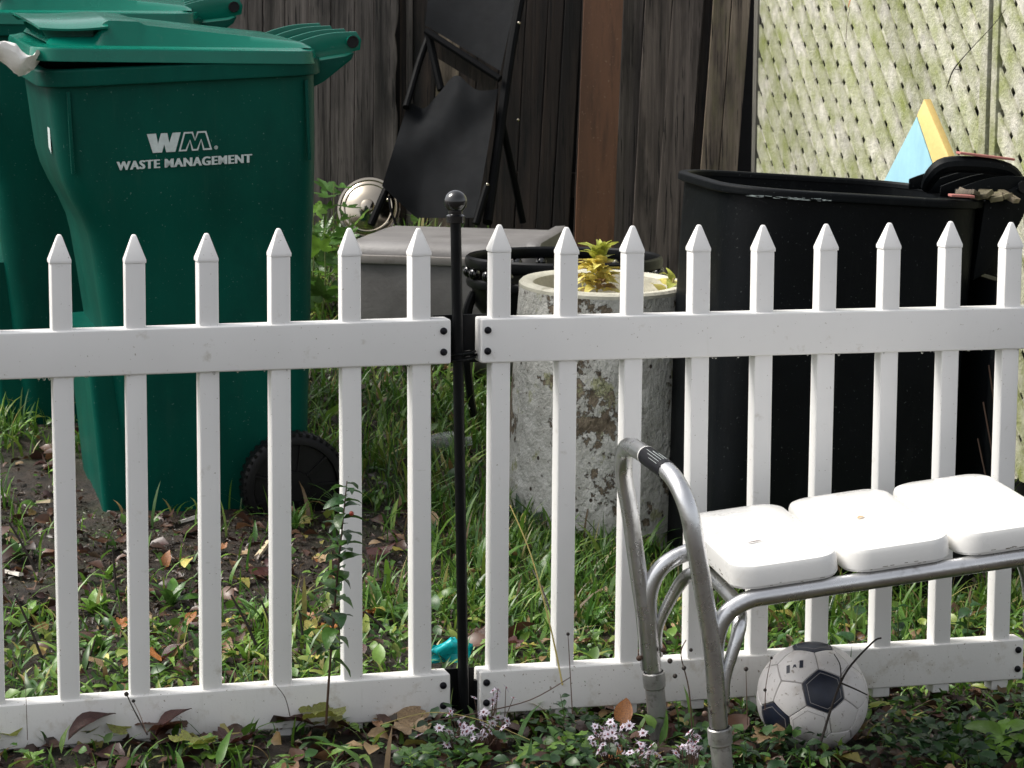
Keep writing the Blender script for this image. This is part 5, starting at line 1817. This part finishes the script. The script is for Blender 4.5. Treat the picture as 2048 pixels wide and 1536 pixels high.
for lb, px_, py_, Y, hh2 in (('dark green vine sprig climbing the right side of the soccer ball', 1760, 1440, 4.42, 0.07), ('dark green vine sprig just left of the front bench leg', 1395, 1470, 4.2, 0.05), ('dark green vine sprig between the front bench leg and the ball', 1480, 1450, 4.25, 0.07),
                             ('dark green vine sprig under the right end of the bottom rail', 1900, 1430, 4.5, 0.05), ('rounded dark leaves in front of the right bottom rail near its left end', 1115, 1420, 4.36, 0.09)):
    b0 = W(px_, py_, Y)
    b0.z = g(b0.x, b0.y)
    stem_plant('vine_sprig', lb, [b0, b0 + Vector((0.012, 0, hh2 * 0.6)), b0 + Vector((0.004, -0.02, hh2 * 1.2))], 9, 'stem_green', per, 0.0013, 'vine', t0=0.2, size=(0.7, 1.2), tilt=(-0.4, 0.5))
vc = [leaf_mesh('leaf', 0.062, 0.032, LEAF['bright'], 0.25, 0.35, 7, 'ovate')]
p = W(2005, 1470, 4.35)
t = thing('creeper_sprig', 'bright green five leaved creeper sprig at the bottom right corner', 'vine', p)
for az, tl, s in ((0.2, 0.35, 1.1), (2.6, 0.1, 1.25), (-1.6, -0.5, 1.1), (-0.6, -0.2, 1.0), (-2.3, -0.5, 1.2), (1.2, 0.5, 0.8)):
    put('leaf', vc[0], t, orient((0, 0, 0), az, tl, rnd.uniform(-.4, .4), s))
mb = MB()
mb.tube([(0, 0, 0), (0.02, 0.03, -0.05), (0.02, 0.05, g(p.x + 0.02, p.y + 0.05) - p.z)], 0.0015, 6, smooth=3)
mb.build('stem', M['stem_brown'], t)

# asters
pet = MB()
for k in range(13):
    a = 2 * math.pi * k / 13
    d, e_ = Vector((math.cos(a), math.sin(a), 0)), Vector((-math.sin(a), math.cos(a), 0))
    L = 0.0088 * (0.75 + 0.4 * ((k * 7) % 5) / 4)
    pet.add([d * 0.0015, d * L * 0.6 - e_ * 0.0013 + Vector((0, 0, 0.001)), d * L + Vector((0, 0, 0.0002)), d * L * 0.6 + e_ * 0.0013 + Vector((0, 0, 0.001))], [[0, 1, 2, 3]])
PET = pet.mesh('petals', M['petal'])
eye = MB()
eye.lathe([(0.001, 0.0022), (0.0018, 0.0015), (0.0022, 0.0)], 8)
EYE = eye.mesh('flower_eye', M['aster_eye'])
asl = [leaf_mesh('leaf', 0.03, 0.010, LEAF['green'], 0.3, 0.5, 5, 'lance')]


def aster(label, cx_, cy_, Y, spread, n):
    b0 = W(cx_, cy_ + 60, Y)
    b0.z = g(b0.x, b0.y)
    t = thing('aster_plant', label, 'flower', b0)
    stems = MB()
    for k in range(n):
        q = W(cx_ + rnd.gauss(0, spread), cy_ + rnd.gauss(0, spread * 0.75), Y + rnd.uniform(-0.03, 0.03)) - b0
        stems.tube([(0, 0, -0.01), tuple(q * 0.5 + Vector((rnd.uniform(-.01, .01), 0, -0.005))), tuple(q)], [0.0012, 0.0009, 0.0006], 5)
        f_ = put('flower_head', PET, t, orient(q, rnd.uniform(0, 6.3), rnd.uniform(0.2, 1.0), 0, rnd.uniform(0.75, 1.2)) @ Matrix.Rotation(R(rnd.choice((20, 40))), 4, 'X'))
        put('flower_eye', EYE, f_)
    stems.build('stems', M['stem_brown'], t)
    for k in range(n // 2):
        put('leaf', asl[0], t, orient(Vector((rnd.uniform(-.03, .03), rnd.uniform(-.03, .03), rnd.uniform(0.01, 0.06))), rnd.uniform(0, 6.3), rnd.uniform(0, 0.8), 0, rnd.uniform(0.7, 1.2)))


aster('pale violet aster cluster just left of the black post foot', 925, 1462, 4.24, 26, 40)
aster('sparse pale asters in front of the end of the right bottom rail', 985, 1412, 4.30, 26, 16)
aster('pale violet asters left of the rear bench leg', 1225, 1478, 4.22, 22, 34)
aster('small aster cluster between the two bench legs', 1385, 1488, 4.14, 14, 22)
aster('low aster cluster at the bottom edge before the bench', 1290, 1508, 4.14, 18, 20)


# dry stalks
def stalk(label, pts, r, heads, mat='stem_brown', head_r=0.004, name='dry_stalk', group=None):
    P = [W(*p) for p in pts]
    t = thing(name, label, 'dry stem', P[0], None, group)
    mb = MB()
    mb.tube([tuple(p - P[0]) for p in P], [r, r * 0.8, r * 0.6], 6, smooth=5)
    mb.build('stem', M[mat], t)
    for h in heads:
        mb = MB()
        mb.ball(W(*h) - P[0], head_r * rnd.uniform(0.7, 1.2), 8)
        o = mb.build('seed_head', M['stem_dark'], t)
    return t


stalk('dry brown stalk with dark seed heads between the bench legs', [(1385, 1480, 4.25), (1378, 1380, 4.25), (1362, 1310, 4.25), (1372, 1280, 4.25)], 0.0016, [(1340, 1322, 4.25), (1368, 1336, 4.24), (1382, 1300, 4.25), (1350, 1352, 4.25)])
stalk('thin seed stalk just left of the soccer ball', [(1495, 1450, 4.2), (1493, 1380, 4.2), (1492, 1342, 4.2)], 0.001, [(1492, 1338, 4.2)])
stalk('thin dry stalk touching the left side of the ball', [(1530, 1420, 4.25), (1532, 1370, 4.25), (1542, 1318, 4.25)], 0.001, [(1543, 1316, 4.25), (1530, 1380, 4.25)], head_r=0.003)
stalk('long yellow straw stalk leaning between the first right hand pickets', [(1125, 1370, 4.42), (1100, 1250, 4.5), (1062, 1110, 4.55), (1020, 1010, 4.6)], 0.0018, [], 'straw')
stalk('thin dark stalk leaning on the left bottom rail', [(295, 1470, 4.2), (268, 1420, 4.22), (252, 1386, 4.24)], 0.0016, [(253, 1388, 4.24)], 'stem_dark')
stalk('curved dry stalk right of the thin dark one', [(292, 1465, 4.2), (280, 1430, 4.22), (267, 1404, 4.24)], 0.0010, [(267, 1402, 4.24)], head_r=0.003)
stalk('bent thin stalk before the fourth picket foot', [(580, 1432, 4.22), (570, 1395, 4.24), (550, 1368, 4.26)], 0.0010, [], 'stem_dark')
stalk('straight hair thin stalk at the far left rail', [(55, 1480, 4.12), (53, 1420, 4.12), (51, 1368, 4.13)], 0.0007, [], 'stem_brown')
stalk('brown seed stalk right of the post in front of the rail', [(1145, 1430, 4.35), (1140, 1340, 4.37), (1136, 1270, 4.38)], 0.0012, [(1136, 1268, 4.38)], head_r=0.004)
stalk('reddish stem bending over the right bottom rail end', [(880, 1440, 4.33), (960, 1425, 4.34), (1060, 1400, 4.34), (1140, 1355, 4.34)], 0.0014, [], 'stem_brown')
stalk('arching bare stem below the post', [(760, 1450, 4.3), (860, 1425, 4.3), (960, 1440, 4.28), (1060, 1480, 4.25)], 0.001, [], 'straw')
stalk('dark forked twig lying across the soccer ball', [(1640, 1490, 4.32), (1668, 1400, 4.33), (1695, 1340, 4.34), (1745, 1285, 4.38), (1762, 1276, 4.4)], 0.0026, [], 'stem_dark', name='twig')
stalk('short side twig on the right of the ball', [(1682, 1366, 4.33), (1710, 1378, 4.32), (1735, 1390, 4.32)], 0.0018, [], 'stem_dark', name='twig')
stalk('upright thorny twig above the ball', [(1682, 1366, 4.33), (1680, 1330, 4.33), (1668, 1308, 4.33)], 0.0014, [], 'stem_dark', name='twig')
stalk('thin dark stalk behind the second right hand picket', [(1110, 1250, 4.8), (1085, 1180, 4.85), (1066, 1140, 4.9)], 0.0025, [], 'stem_dark')
for bx, by, tx, ty, lb in ((85, 1320, 30, 1190, 'long black seed spike leaning at the far left behind the rail'), (70, 1140, 18, 1045, 'black seed spike at the left edge beside the bare soil'), (232, 1180, 225, 1095, 'upright black seed spike on the soil edge between first and second pickets'),
                           (170, 1350, 190, 1280, 'short black seed spike low between the first and second pickets'), (512, 1290, 462, 1190, 'arching black seed spike between the third and fourth pickets'), (545, 1260, 522, 1200, 'small black seed spike just left of the fourth picket'),
                           (770, 1260, 728, 1222, 'black seed spike leaning beside the strap leaved tuft'), (605, 1270, 598, 1220, 'short black seed spike right of the fourth picket')):
    Y = 4.75 if by > 1200 else 5.0
    stalk(lb, [(bx, by, Y), ((bx * 0.6 + tx * 0.4), (by * 0.55 + ty * 0.45), Y), (tx, ty, Y)], 0.0032, [], 'stem_dark', name='seed_spike', group='black seed spikes')
